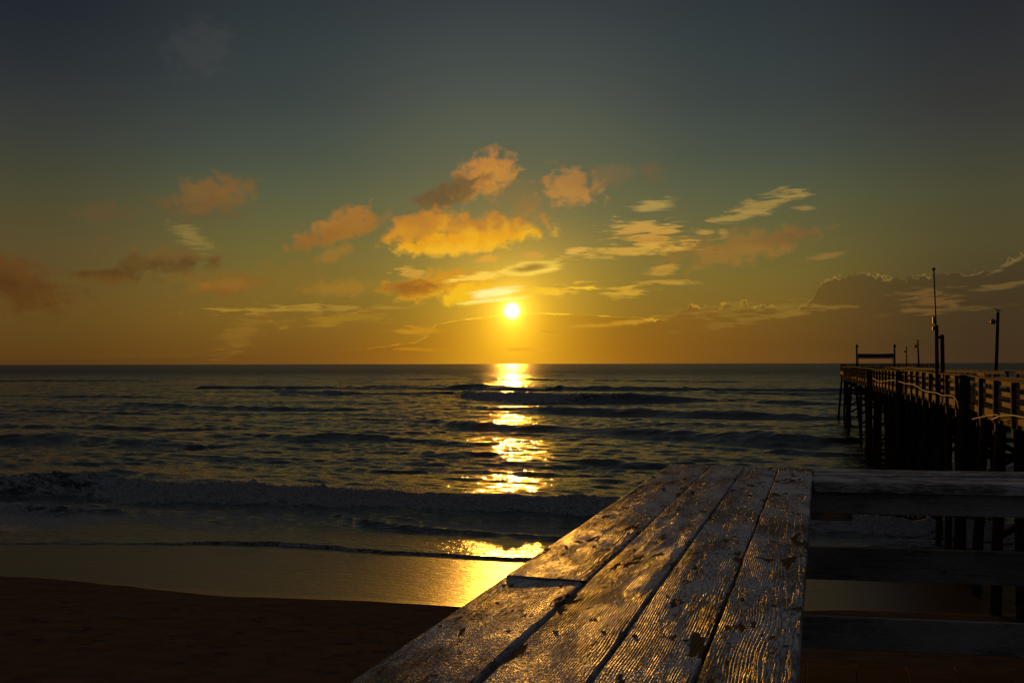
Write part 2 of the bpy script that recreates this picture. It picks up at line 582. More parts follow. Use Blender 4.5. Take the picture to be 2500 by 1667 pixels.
# --- weathered white paint, wet, with raised grain
def paint_mat(name, bump=1.0, spec=0.6, patches=True, gloss=(0.08, 0.24)):
    m, t, b = material(name)
    tc = t.new("ShaderNodeTexCoord").outputs["Object"]
    rnd = t.new("ShaderNodeObjectInfo").outputs["Random"]
    x, y, z = t.sep(tc)                     # y runs along the board
    x = t.m('ADD', x, z)
    ro = t.m('MULTIPLY', rnd, 60.0)
    yy = t.m('ADD', y, ro)
    # growth rings cut by the board: distance from a wandering pith line
    cx = t.m('MULTIPLY', t.m('SUBTRACT', rnd, 0.5), 0.34)
    wx = t.m('MULTIPLY', t.m('SUBTRACT', t.noise(t.comb(0.0, t.m('MULTIPLY', yy, 0.9), ro), 1.0, 2, 0.5), 0.5), 0.045)
    wz = t.m('MULTIPLY', t.m('SUBTRACT', t.noise(t.comb(3.7, t.m('MULTIPLY', yy, 0.8), ro), 1.0, 2, 0.5), 0.5), 0.07)
    wob_ = t.m('MULTIPLY', t.m('SUBTRACT', t.noise(t.comb(t.m('MULTIPLY', x, 14.0), t.m('MULTIPLY', yy, 3.2), 0.0), 1.0, 3, 0.5), 0.5), 0.014)
    rx = t.m('ADD', t.m('SUBTRACT', x, cx), t.m('ADD', wx, wob_))
    rz = t.m('ADD', wz, 0.04)
    rad = t.m('SQRT', t.m('ADD', t.m('MULTIPLY', rx, rx), t.m('MULTIPLY', rz, rz)))
    ph = t.m('MULTIPLY', rad, 230.0)
    fr = t.m('FRACT', ph)
    ring = t.m('MULTIPLY', t.rng(fr, 0.0, 0.62), t.rng(fr, 1.0, 0.74))       # raised late-wood ridge
    amp = t.rng(t.noise(t.comb(t.m('MULTIPLY', x, 16.0), t.m('MULTIPLY', yy, 2.0), ro), 1.0, 3, 0.55), 0.40, 0.60, 0.06, 1.0)
    fine = t.noise(t.comb(t.m('MULTIPLY', x, 260.0), t.m('MULTIPLY', yy, 26.0), t.m('MULTIPLY', z, 260.0)), 1.0, 3, 0.6)
    grit = t.noise(t.comb(t.m('MULTIPLY', x, 210.0), t.m('MULTIPLY', yy, 75.0), z), 1.0, 3, 0.65)
    cross = t.noise(t.comb(t.m('MULTIPLY', x, 22.0), t.m('MULTIPLY', yy, 150.0), ro), 1.0, 2, 0.5)
    crm = t.rng(t.noise(t.comb(t.m('MULTIPLY', x, 9.0), t.m('MULTIPLY', yy, 2.3), t.m('ADD', ro, 9.0)), 1.0, 2, 0.5), 0.5, 0.66)
    # paint loss
    pn = t.noise(t.comb(t.m('MULTIPLY', x, 20.0), t.m('MULTIPLY', yy, 5.2), t.m('ADD', ro, 4.0)), 1.0, 6, 0.62, 0.3)
    thick = t.noise(t.comb(t.m('MULTIPLY', x, 7.0), t.m('MULTIPLY', yy, 3.0), t.m('ADD', ro, 2.0)), 1.0, 5, 0.6)
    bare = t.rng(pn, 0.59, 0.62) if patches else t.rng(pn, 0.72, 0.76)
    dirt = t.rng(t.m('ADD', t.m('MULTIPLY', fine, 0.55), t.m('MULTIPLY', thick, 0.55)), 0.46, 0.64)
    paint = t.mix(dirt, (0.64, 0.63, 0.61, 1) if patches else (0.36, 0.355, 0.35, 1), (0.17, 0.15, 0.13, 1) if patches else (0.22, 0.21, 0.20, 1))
    wood = t.mix(fine, (0.07, 0.045, 0.025, 1), (0.26, 0.16, 0.07, 1))
    colr = t.mix(bare, paint, wood)
    # nothing in the grooves but grime
    colr = t.mix(t.m('MULTIPLY', t.m('MULTIPLY', t.rng(fr, 0.30, 0.0), amp), 0.75), colr, (0.06, 0.05, 0.04, 1))
    t.put(b.inputs["Base Color"], colr)
    ro_ = t.mix(t.rng(t.m('ADD', t.m('MULTIPLY', thick, 0.5), t.m('MULTIPLY', fine, 0.5)), 0.40, 0.60), (0.20, 0.20, 0.20, 1), (0.36, 0.36, 0.36, 1))
    ro_ = t.mix(bare, ro_, (0.6, 0.6, 0.6, 1))
    t.put(b.inputs["Roughness"], ro_)
    b.inputs["Specular IOR Level"].default_value = spec
    ckn = t.noise(t.comb(t.m('MULTIPLY', x, 55.0), t.m('MULTIPLY', yy, 1.6), t.m('ADD', ro, 17.0)), 1.0, 3, 0.6, 0.3)
    crack = t.m('MULTIPLY', t.rng(t.m('ABSOLUTE', t.m('SUBTRACT', ckn, 0.5)), 0.016, 0.004), t.rng(thick, 0.46, 0.58))
    colr = t.mix(t.m('MULTIPLY', crack, 0.85), colr, (0.018, 0.014, 0.010, 1))
    t.put(b.inputs["Base Color"], colr)
    hgt = t.m('ADD', t.m('MULTIPLY', t.m('MULTIPLY', ring, amp), 0.95), t.m('MULTIPLY', fine, 0.9))
    hgt = t.m('ADD', hgt, t.m('MULTIPLY', grit, 2.2))
    hgt = t.m('ADD', hgt, t.m('MULTIPLY', t.m('MULTIPLY', cross, crm), 0.9))
    hgt = t.m('ADD', hgt, t.m('MULTIPLY', thick, 1.0))
    hgt = t.m('ADD', hgt, t.m('ADD', t.m('MULTIPLY', bare, -0.8), t.m('MULTIPLY', crack, -3.0)))
    bp = t.new("ShaderNodeBump")
    bp.inputs["Strength"].default_value = bump
    bp.inputs["Distance"].default_value = 0.0007
    t.put(bp.inputs["Height"], hgt)
    t.l.new(bp.outputs[0], b.inputs["Normal"])
    df = t.new("ShaderNodeBsdfDiffuse")
    t.put(df.inputs["Color"], colr)
    t.l.new(bp.outputs[0], df.inputs["Normal"])
    df.inputs["Roughness"].default_value = 0.6
    shn = t.noise(t.comb(t.m('MULTIPLY', x, 26.0), t.m('MULTIPLY', yy, 7.0), t.m('ADD', ro, 31.0)), 1.0, 6, 0.65, 0.4)
    shine = t.m('MULTIPLY', t.rng(shn, 0.44, 0.62, gloss[0], gloss[1]), t.m('SUBTRACT', 1.0, t.m('MULTIPLY', bare, 0.8)))
    mx = t.new("ShaderNodeMixShader")
    t.put(mx.inputs[0], shine)
    t.l.new(df.outputs[0], mx.inputs[1])
    t.l.new(b.outputs[0], mx.inputs[2])
    t.l.new(mx.outputs[0], t.n["Material Output"].inputs["Surface"])
    return m


M_PAINT = paint_mat("wet_weathered_white_paint", 1.0, 0.34)
M_PAINT2 = paint_mat("shaded_weathered_white_paint", 0.5, 0.35, False)  # same white paint as the tops, with shade darkened into its colour

# --- sea
def sea_mat():
    m, t, b = material("sea_water")
    tc = t.new("ShaderNodeTexCoord").outputs["Object"]
    u, s, z = t.sep(tc)
    foam_a = t.new("ShaderNodeAttribute", attribute_name="foam").outputs["Fac"]
    f1 = t.noise(t.mapping(tc, scale=(0.55, 1.1, 1)), 1.3, 6, 0.62, 0.8)
    f2 = t.noise(t.mapping(tc, scale=(1, 1.6, 1)), 6.0, 4, 0.65, 0.4)
    fm = t.m('ADD', foam_a, t.m('MULTIPLY', t.m('SUBTRACT', t.m('ADD', t.m('MULTIPLY', f1, 0.7), t.m('MULTIPLY', f2, 0.3)), 0.5), 2.4))
    foam = t.m('MULTIPLY', t.rng(fm, 0.42, 0.70), t.rng(foam_a, 0.02, 0.15))
    b.inputs["Base Color"].default_value = (0.010, 0.013, 0.011, 1)
    b.inputs["IOR"].default_value = 1.33
    t.put(b.inputs["Roughness"], t.m('ADD', t.rng(s, 60, 1000, 0.04, 0.36, 'LINEAR'), t.rng(s, 57, 48, 0.0, 0.16)))
    # wind ripples
    w1 = t.noise(t.mapping(tc, scale=(0.55, 1.0, 1)), 2.6, 3, 0.55, 0.3)
    w2 = t.noise(t.mapping(tc, scale=(0.6, 1.0, 1)), 9.0, 3, 0.6, 0.2)
    w3 = t.noise(t.mapping(tc, scale=(0.5, 1.0, 1)), 0.55, 4, 0.55, 0.3)
    h = t.m('ADD', t.m('MULTIPLY', w1, 0.135), t.m('MULTIPLY', w2, 0.030))
    w4 = t.noise(t.mapping(tc, scale=(0.055, 0.013, 1)), 1.0, 4, 0.6, 0.2)
    h = t.m('ADD', h, t.m('MULTIPLY', t.m('MULTIPLY', w4, t.rng(s, 350, 900)), 2.2))
    h = t.m('ADD', h, t.m('MULTIPLY', t.m('MULTIPLY', w3, t.rng(s, 90, 400)), 0.8))
    calm = t.rng(s, 46, 56, 0.65, 1.0)
    bp = t.new("ShaderNodeBump")
    t.put(bp.inputs["Strength"], calm)
    bp.inputs["Distance"].default_value = 1.0
    t.put(bp.inputs["Height"], h)
    t.l.new(bp.outputs[0], b.inputs["Normal"])
    fb = t.new("ShaderNodeBsdfPrincipled")
    t.put(fb.inputs["Base Color"], t.mix(t.rng(f2, 0.35, 0.65), (0.24, 0.23, 0.22, 1), (0.56, 0.55, 0.54, 1)))
    fb.inputs["Roughness"].default_value = 0.7
    fb.inputs["Specular IOR Level"].default_value = 0.3
    bp2 = t.new("ShaderNodeBump")
    bp2.inputs["Strength"].default_value = 0.9
    bp2.inputs["Distance"].default_value = 0.30
    t.put(bp2.inputs["Height"], t.m('ADD', f2, f1))
    t.l.new(bp2.outputs[0], fb.inputs["Normal"])
    mx = t.new("ShaderNodeMixShader")
    t.put(mx.inputs[0], t.m('MULTIPLY', foam, 0.85))
    t.l.new(b.outputs[0], mx.inputs[1])
    t.l.new(fb.outputs[0], mx.inputs[2])
    t.l.new(mx.outputs[0], t.n["Material Output"].inputs["Surface"])
    return m


def sand_mat():
    m, t, b = material("beach_sand")
    tc = t.new("ShaderNodeTexCoord").outputs["Object"]
    wet = t.new("ShaderNodeAttribute", attribute_name="wet").outputs["Fac"]
    n1 = t.noise(tc, 1.3, 5, 0.6)
    n2 = t.noise(tc, 16.0, 4, 0.65)
    n3 = t.noise(tc, 120.0, 2, 0.6)
    dry = t.mix(t.rng(n1, 0.3, 0.7), (0.095, 0.066, 0.040, 1), (0.145, 0.102, 0.062, 1))
    dry = t.mix(t.m('MULTIPLY', n2, 0.5), dry, (0.065, 0.044, 0.027, 1))
    wm = t.rng(t.m('ADD', wet, t.m('MULTIPLY', t.m('SUBTRACT', n1, 0.5), 0.06)), 0.42, 0.58)
    t.put(b.inputs["Base Color"], t.mix(wm, dry, (0.045, 0.026, 0.012, 1)))
    t.put(b.inputs["Roughness"], t.rng(wm, 0, 1, 0.95, 0.32, 'LINEAR'))
    t.put(b.inputs["Specular IOR Level"], t.rng(wm, 0, 1, 0.0, 0.4, 'LINEAR'))
    b.inputs["IOR"].default_value = 1.4
    hd = t.m('ADD', t.m('MULTIPLY', n2, 0.035), t.m('MULTIPLY', n3, 0.006))
    rp = t.noise(t.mapping(tc, scale=(0.5, 1.6, 1)), 3.0, 4, 0.55, 0.5)
    hw = t.m('ADD', t.m("MULTIPLY", rp, 0.034), t.m('MULTIPLY', n2, 0.004))
    hgt = t.m('ADD', t.m('MULTIPLY', hd, t.m('SUBTRACT', 1.0, wm)), t.m('MULTIPLY', hw, wm))
    bp = t.new("ShaderNodeBump")
    bp.inputs["Strength"].default_value = 1.0
    bp.inputs["Distance"].default_value = 1.0
    t.put(bp.inputs["Height"], hgt)
    t.l.new(bp.outputs[0], b.inputs["Normal"])
    return m


M_SEA = sea_mat()
M_SAND = sand_mat()

# ================================================================== shore frame: u along the beach, s out to sea
SH = R(-15.1)
NX, NY = math.sin(-SH), math.cos(-SH)            # seaward normal
TX, TY = NY, -NX                                 # along the beach, to the right


def us(xd, yd, z=0.0):
    """a place on the ground sheet of height z, surveyed from its bearing and depression"""
    off = yd - (835 - (xd - 1176) * 0.0021)
    Y = 2400.0 * (EYE - z) / off
    X = (xd - 1176) * Y / 2400.0
    return X * TX + Y * TY, X * NX + Y * NY


def beach_z(u, s):
    k = np.interp(s, [-400, -60, -20, 0, 12, 24, 31, 36, 41, 46, 52, 60, 90], [6, 5.5, 4.4, 3.3, 2.35, 1.35, 0.72, 0.34, 0.14, -0.02, -0.35, -0.9, -3])
    return k + 0.10 * vnoise(u / 11.0, s / 9.0, 3) * sstep(s, 40, 34)


# edge of the last wash of water, and of the wet sand
e_pts = [us(-300, 1262), us(0, 1251), us(300, 1247), us(600, 1243), us(720, 1250), us(900, 1264), us(1080, 1277), us(1250, 1284), us(1500, 1300), us(1900, 1316), us(2300, 1330)]
eu = np.array([p[0] for p in e_pts]); es = np.array([p[1] for p in e_pts])
w_pts = [us(-400, 1300, .3), us(0, 1320, .3), us(180, 1333, .3), us(340, 1355, .3), us(520, 1376, .3), us(700, 1383, .3), us(850, 1385, .3), us(1040, 1399, .3),
         us(1400, 1410, .3), us(1845, 1400, .25), us(2000, 1393, .25), us(2200, 1405, .25), us(2400, 1410, .25)]
wu = np.array([p[0] for p in w_pts]); ws = np.array([p[1] for p in w_pts])
o_ = np.argsort(eu); eu, es = eu[o_], es[o_]
o_ = np.argsort(wu); wu, ws = wu[o_], ws[o_]


def smooth_interp(x, xp, fp):
    xx = np.linspace(xp[0] - 40, xp[-1] + 40, 1600)
    ff = np.interp(xx, xp, fp)
    k = np.hanning(41); k /= k.sum()
    ff = np.convolve(np.pad(ff, 20, mode='edge'), k, mode='valid')
    return np.interp(x, xx, ff)


def wash_edge(u):
    return smooth_interp(u, eu, es) + 0.18 * vnoise(u * 0.9, u * 0 + 2.0, 5) + 0.07 * vnoise(u * 3.1, u * 0, 6)


def wet_edge(u):
    return smooth_interp(u, wu, ws) + 0.12 * vnoise(u * 0.8, u * 0 + 1.0, 8)


# ------------------------------------------------------------------ beach
su = np.concatenate([np.linspace(-900, -75, 24)[:-1], np.linspace(-75, -45, 60)[:-1], np.arange(-45, 22, 0.11), np.linspace(22, 60, 80)[1:], np.linspace(60, 900, 24)[1:]])
ss = np.concatenate([np.linspace(-400, 14, 30)[:-1], np.arange(14, 24, 0.2), np.arange(24, 40, 0.085), np.arange(40, 52, 0.2), np.linspace(52, 95, 30)])
U, V = np.meshgrid(su, ss)
Z = beach_z(U, V)
wet_d = V - wet_edge(U)
dry_m = sstep(wet_d, 0.3, -1.6)
Z = Z + dry_m * (0.030 * fbm(U * 0.9, V * 0.9, 3, 21) + 0.012 * fbm(U * 4, V * 4, 2, 33))
# low lip where the wet sheet ends
Z = Z + 0.025 * sstep(wet_d, 0.25, -0.35) * sstep(wet_d, -6, -0.6)
# footprints
for k in range(170):
    if k < 120:
        fu, fs = random.uniform(-26, -4), random.uniform(23.5, 31.5)
    else:
        fu, fs = random.uniform(-26, 8), random.uniform(20, 30)
    a_, b_ = random.uniform(0.13, 0.22), random.uniform(0.07, 0.12)
    th_ = random.uniform(-0.9, 0.9)
    du, dv = U - fu, V - fs
    near = (np.abs(du) < 0.7) & (np.abs(dv) < 0.7)
    if not near.any():
        continue
    pu = du[near] * math.cos(th_) + dv[near] * math.sin(th_)
    pv = -du[near] * math.sin(th_) + dv[near] * math.cos(th_)
    q = np.sqrt((pu / a_) ** 2 + (pv / b_) ** 2)
    dep = random.uniform(0.02, 0.06)
    Z[near] += -dep * np.exp(-q ** 3) + 0.35 * dep * np.exp(-((q - 1.5) / 0.5) ** 2)
beach = link("sand", grid_mesh("sand", U, V, Z, M_SAND, attrs={"wet": np.clip(0.5 + wet_d / 0.9, 0, 1)}), rot=(0, 0, SH))
tag(beach, "brown beach sand with footprints and a wet mirror strip at the water", "sand", kind="structure")

# ------------------------------------------------------------------ sea
WAVES = [
    # crest points (x, y) as seen, height, front length / height, back length / height, breaking 0..1 per point
    dict(p=[(-500, 1080), (-200, 1084), (0, 1089), (110, 1086), (230, 1086), (300, 1098), (420, 1106), (600, 1111), (760, 1118), (900, 1125), (1050, 1135), (1250, 1141), (1450, 1148),
            (1750, 1164), (2050, 1182), (2400, 1198), (2800, 1215)],
         h=[.9, 1.0, 1.0, 1.0, .95, .9, .86, .86, .84, .76, .66, .62, .62, .64, .66, .66, .5], lf=2.3, lb=5.5,
         b=[1, .8, .75, .6, .7, .95, 1, 1, 1, 1, 1, 1, 1, 1, 1, 1, 1]),
    dict(p=[(-200, 1150), (0, 1152), (150, 1158), (300, 1168)], h=[0, .30, .30, 0], lf=2.4, lb=4, b=[.5, .5, .5, .3]),
    dict(p=[(760, 1172), (840, 1182), (1000, 1196), (1150, 1210), (1330, 1228), (1600, 1250)], h=[0, .27, .27, .22, .2, 0], lf=2.4, lb=4, b=[.4] * 6),
    dict(p=[(600, 893), (660, 894), (760, 897), (880, 899), (1040, 898), (1110, 898), (1250, 903), (1400, 903), (1560, 908), (1650, 913), (1760, 919)],
         h=[0, 1.1, 1.3, .9, .9, 2.0, 2.1, 2.0, 1.5, .9, 0], lf=2.6, lb=6, b=[0, .9, .8, 0, .2, 1, .9, .35, 0, 0, 0]),
    dict(p=[(760, 884), (840, 885), (960, 884), (1100, 884), (1250, 888), (1340, 892)], h=[0, 1.1, 1.1, 1.6, 1.3, 0], lf=4, lb=7, b=[0] * 6),
    dict(p=[(1540, 893), (1640, 894), (1760, 896), (1900, 899), (2000, 902)], h=[0, 1.2, 1.1, .9, 0], lf=4, lb=7, b=[0] * 5),
    dict(p=[(1600, 917), (1760, 915), (1900, 917), (2050, 921), (2200, 926)], h=[0, 1.0, 1.1, .8, 0], lf=4, lb=7, b=[0] * 5),
    dict(p=[(1010, 927), (1120, 930), (1300, 931), (1460, 933), (1620, 938), (1760, 942), (1880, 948), (2000, 956)], h=[0, .8, 1.25, 1.3, 1.15, 1.05, .9, 0], lf=3.4, lb=6, b=[0] * 8),
    dict(p=[(940, 964), (1060, 966), (1200, 970), (1400, 976), (1600, 984), (1760, 990), (1880, 998), (2040, 1010)], h=[0, .75, 1.0, .95, 1.05, 1.15, 1.0, 0], lf=3.4, lb=6, b=[0] * 8),
    dict(p=[(-200, 984), (0, 992), (160, 991), (320, 998), (440, 1010), (560, 1018)], h=[.7, .8, .95, .95, .7, 0], lf=3.6, lb=6, b=[0] * 6),
    dict(p=[(-100, 966), (100, 968), (280, 968), (420, 974), (520, 980)], h=[.5, .7, .75, .6, 0], lf=3.6, lb=6, b=[0] * 5),
    dict(p=[(540, 1000), (680, 999), (800, 996), (950, 1004), (1090, 1012), (1200, 1018)], h=[0, .5, .6, .65, .5, 0], lf=3.6, lb=6, b=[0] * 6),
    dict(p=[(700, 985), (820, 982), (940, 984), (1040, 990)], h=[0, .5, .5, 0], lf=3.6, lb=6, b=[0] * 4),
    dict(p=[(410, 884), (460, 884), (500, 884), (550, 887)], h=[0, 1.3, 1.2, 0], lf=3.2, lb=6, b=[0] * 4),
    dict(p=[(-100, 905), (100, 905), (300, 908), (480, 913)], h=[.5, .8, .7, 0], lf=4, lb=7, b=[0] * 4),
    dict(p=[(150, 925), (350, 928), (560, 930), (760, 934), (900, 940)], h=[0, .6, .7, .6, 0], lf=4, lb=7, b=[0] * 5),
    dict(p=[(-100, 935), (60, 940), (260, 944), (420, 949)], h=[.5, .6, .6, 0], lf=4, lb=7, b=[0] * 4),
    dict(p=[(900, 1036), (990, 1034), (1100, 1037), (1200, 1042)], h=[0, .45, .45, 0], lf=3, lb=6, b=[0] * 4),
    dict(p=[(1240, 1054), (1360, 1050), (1480, 1055), (1620, 1062)], h=[0, .40, .42, 0], lf=3, lb=6, b=[0] * 4),
    dict(p=[(1100, 1075), (1200, 1078), (1330, 1084), (1460, 1090)], h=[0, .3, .32, 0], lf=3, lb=6, b=[0] * 4),
    dict(p=[(100, 1040), (300, 1038), (520, 1044), (700, 1052)], h=[0, .28, .3, 0], lf=3.5, lb=6, b=[0] * 4),
    dict(p=[(600, 1062), (760, 1060), (900, 1068), (1000, 1074)], h=[0, .28, .3, 0], lf=3.5, lb=6, b=[0] * 4),
    dict(p=[(1500, 1020), (1700, 1026), (1880, 1034), (2050, 1044)], h=[0, .4, .45, 0], lf=3.5, lb=6, b=[0] * 4),
    dict(p=[(600, 870), (900, 868), (1250, 869), (1600, 873), (2000, 878)], h=[0, .8, .9, .9, 0], lf=6, lb=9, b=[0] * 5),
    dict(p=[(-200, 873), (100, 872), (300, 872), (450, 874)], h=[.6, .8, .8, 0], lf=5, lb=8, b=[0] * 4),
]
# rows out to sea, closer together where waves stand near
rows = [40.0]
while rows[-1] < 45000:
    s_ = rows[-1]
    if s_ < 56: d_ = 0.16
    elif s_ < 64: d_ = 0.10
    elif s_ < 110: d_ = 0.17
    elif s_ < 420: d_ = 0.17 + (s_ - 110) * 0.0021
    else: d_ = 0.82 * (s_ / 420) ** 1.55
    rows.append(s_ + min(d_, s_ * 0.06))
rows = np.array(rows)
NC = 760
tt = np.linspace(0, 1, NC)
umin = -(0.98 * rows + 26)
umax = 0.30 * rows + 30
U = umin[:, None] + (umax - umin)[:, None] * tt[None, :]
V = np.repeat(rows[:, None], NC, 1)
sp = np.maximum(np.gradient(rows)[:, None] * 1.0, ((umax - umin) / NC)[:, None] * 0.55)     # local mesh spacing
Z = np.zeros_like(U)
foam = np.zeros_like(U)
shoal = sstep(V, 47, 58)
# open-water chop
for k in range(64):
    lam = 0.9 * (40.0 / 0.9) ** (k / 63.0)
    th_ = rng.normal(0, 0.38 if lam > 6 else 0.45)
    kx, ky = 2 * math.pi / lam * math.sin(th_), 2 * math.pi / lam * math.cos(th_)
    slope = 0.046 if lam < 4 else 0.016
    a_ = slope * lam / (2 * math.pi)
    keep = sstep(lam / sp, 2.2, 4.5) * (0.35 + 0.65 * shoal if lam < 6 else shoal)
    mod = 0.6 + 0.8 * vnoise(U / (lam * 5) + k * 3.1, V / (lam * 4) - k, 50 + k)
    Z += a_ * keep * mod * np.sin(kx * U + ky * V + rng.uniform(0, 6.28))
# the surf and swell, crest by crest
for wi, w in enumerate(WAVES):
    pts = [us(x, y, h) for (x, y), h in zip(w['p'], w['h'])]
    pu = np.array([p[0] for p in pts]); ps = np.array([p[1] for p in pts])
    o_ = np.argsort(pu); pu, ps = pu[o_], ps[o_]
    hh = np.array(w['h'])[o_]; bb = np.array(w['b'])[o_]
    if hh.max() < 0.05:
        continue
    hmax = hh.max()
    b_max = bb.max()
    r0, r1 = ps.min() - 6 * w['lf'] * hmax, ps.max() + 4 * w['lb'] * hmax
    i0, i1 = np.searchsorted(rows, r0), np.searchsorted(rows, r1)
    u_, v_ = U[i0:i1], V[i0:i1]
    wig = 0.35 * hmax * fbm(u_ / (5 * hmax + 2), v_ * 0 + wi, 3, 70 + wi)
    sc = np.interp(u_, pu, ps) + wig
    h_ = np.interp(u_, pu, hh, left=hh[0] if hh[0] > 0 else 0, right=hh[-1] if hh[-1] > 0 else 0)
    if wi > 2:
        h_ = h_ * (0.78 + 0.22 * b_max)
    h_ = h_ * (0.92 + 0.2 * vnoise(u_ / (3 * hmax), v_ * 0 + 3.0 * wi, 90 + wi))
    b_ = np.interp(u_, pu, bb)
    lf = w['lf'] * h_ * (1 - 0.25 * b_) + 0.05
    lb = w['lb'] * h_ + 0.05
    d = v_ - sc
    prof = np.where(d < 0, np.exp(-(np.abs(d) / lf) ** 2.0), np.exp(-(d / lb) ** 1.6))
    trough = -0.16 * h_ * np.exp(-((d + 2.6 * lf) / (1.6 * lf + 0.01)) ** 2)
    Z[i0:i1] += h_ * prof + trough
    fr_ = b_ * np.where(d < 0, np.exp(-(np.abs(d) / (2.3 * lf + 0.05)) ** 4), np.exp(-(d / (0.55 * h_ + 0.05)) ** 2))
    lump = np.clip(fbm(u_ * 1.6 / max(hmax, .6), v_ * 1.6 / max(hmax, .6), 4, 120 + wi), -1, 1)
    Z[i0:i1] += 0.38 * h_ * fr_ * lump
    fine_l = fbm(u_ * 3.4 / max(hmax, .8), v_ * 3.4 / max(hmax, .8), 3, 160 + wi)
    Z[i0:i1] += 0.24 * h_ * fr_ * fine_l
    foam[i0:i1] = np.maximum(foam[i0:i1], fr_ * 0.86)
# lacy foam between the shore break and the beach, and patches behind the break
we = wash_edge(U)
brk = 58.5
foam = np.maximum(foam, 0.66 * sstep(V, 60.5, 57.0) * (0.35 * sstep(V - we, -0.2, 0.6) + 0.65 * sstep(V - we, 2.5, 6.5)) * (0.75 + 0.45 * vnoise(U / 6, V / 2.2, 7)))
foam = np.maximum(foam, 0.62 * np.exp(-((V - we) / 0.30) ** 2))
foam = np.maximum(foam, 0.22 * sstep(V, 75, 64) * sstep(V, 58, 61) * (0.5 + 0.8 * vnoise(U / 5, V / 2.5, 9)))
# wash running up the sand
bz = beach_z(U, V)
thick = 0.055 * np.sqrt(np.clip((V - we) / 0.5, 0, 1)) + 0.10 * fbm(U * 0.7, V * 2.0, 2, 41) * sstep(V - we, 0.3, 1.5) + 0.03 * sstep(V - we, 0.5, 5)
low = np.maximum(Z * sstep(V, 44, 56) + 0.02, bz + thick)
Z = np.where(V < 56, low, np.where(V < 60, low * sstep(V, 60, 56) + Z * sstep(V, 56, 60), Z))
Z = np.where(V < we, bz - 0.05 - 0.2 * np.clip(we - V, 0, 3), Z)
sea = link("sea", grid_mesh("sea", U, V, Z, M_SEA, attrs={"foam": np.clip(foam, 0, 1.2)}), rot=(0, 0, SH))
tag(sea, "dark dawn sea with low swells and a foaming shore break", "sea", kind="structure")

# spray thrown up along the shore break
Rz = Matrix.Rotation(SH, 3, 'Z')
mb = MB()
w = WAVES[0]
pts = [us(x, y, h) for (x, y), h in zip(w['p'], w['h'])]
pu = np.array([p[0] for p in pts]); ps = np.array([p[1] for p in pts])
o_ = np.argsort(pu)
for k in range(6500):
    uu = random.uniform(-45, 8)
    clump = max(0.0, float(vnoise(np.array([uu * 0.8]), np.array([0.5]), 77)[0]) + 0.35)
    if random.random() > clump:
        continue
    s0 = float(np.interp(uu, pu[o_], ps[o_]))
    bbv = float(np.interp(uu, pu[o_], np.array(w['b'])[o_]))
    hv = float(np.interp(uu, pu[o_], np.array(w['h'])[o_]))
    if random.random() > bbv:
        continue
    zz = hv * (0.95 + 0.2 * random.random()) + abs(random.gauss(0, 0.17)) * (0.3 + clump)
    pp = Vector((uu, s0 + random.gauss(-0.1, 0.3), zz))
    q = random.uniform(0.012, 0.042)
    pp = Rz @ pp
    mb.add([pp + Vector(d) * q for d in ((1, 0, 0), (-1, 0, 0), (0, 1, 0), (0, -1, 0), (0, 0, 1), (0, 0, -1))],
           [(0, 2, 4), (2, 1, 4), (1, 3, 4), (3, 0, 4), (2, 0, 5), (1, 2, 5), (3, 1, 5), (0, 3, 5)])
M_SPRAY = flat_mat("sea_spray_drops", (0.62, 0.62, 0.62, 1), 0.4, 0, 0.5)
_t = NT(M_SPRAY.node_tree)
_tr = _t.new("ShaderNodeBsdfTranslucent")
_tr.inputs[0].default_value = (0.8, 0.8, 0.8, 1)
_mx = _t.new("ShaderNodeMixShader")
_mx.inputs[0].default_value = 0.65
_t.l.new(_t.n["Principled BSDF"].outputs[0], _mx.inputs[1])
_t.l.new(_tr.outputs[0], _mx.inputs[2])
_t.l.new(_mx.outputs[0], _t.n["Material Output"].inputs["Surface"])
spray = mb.build("sea_spray", M_SPRAY)
tag(spray, "fine spray thrown up along the crest of the shore break", "spray", kind="stuff")

# ================================================================== the fishing pier
OX = 7.19


def PW(u, s, z=0.0):
    return Vector((OX + TX * u + NX * s, TY * u + NY * s, z))


pier = empty("fishing_pier", PW(0, 10, 0), SH)     # child space: x across the pier, y out to sea from its root
tag(pier, "long dark timber fishing pier on many piles with board railings", "pier")
RAIL, DECKZ, WID = 8.45, 7.35, 6.0
S0 = 10.0
BAY = 3.107
S_REF = 44.85
ks = list(range(-9, 37))                         # bents
bent_s = [S_REF + BAY * k for k in ks]           # 16.9 .. 156.7


def L(u, s, z):
    return (u, s - S0, z)


def wobble(s):
    """the old deck is not quite level"""
    return 0.05 * math.sin(s * 0.11 + 1.0) + 0.03 * math.sin(s * 0.31)


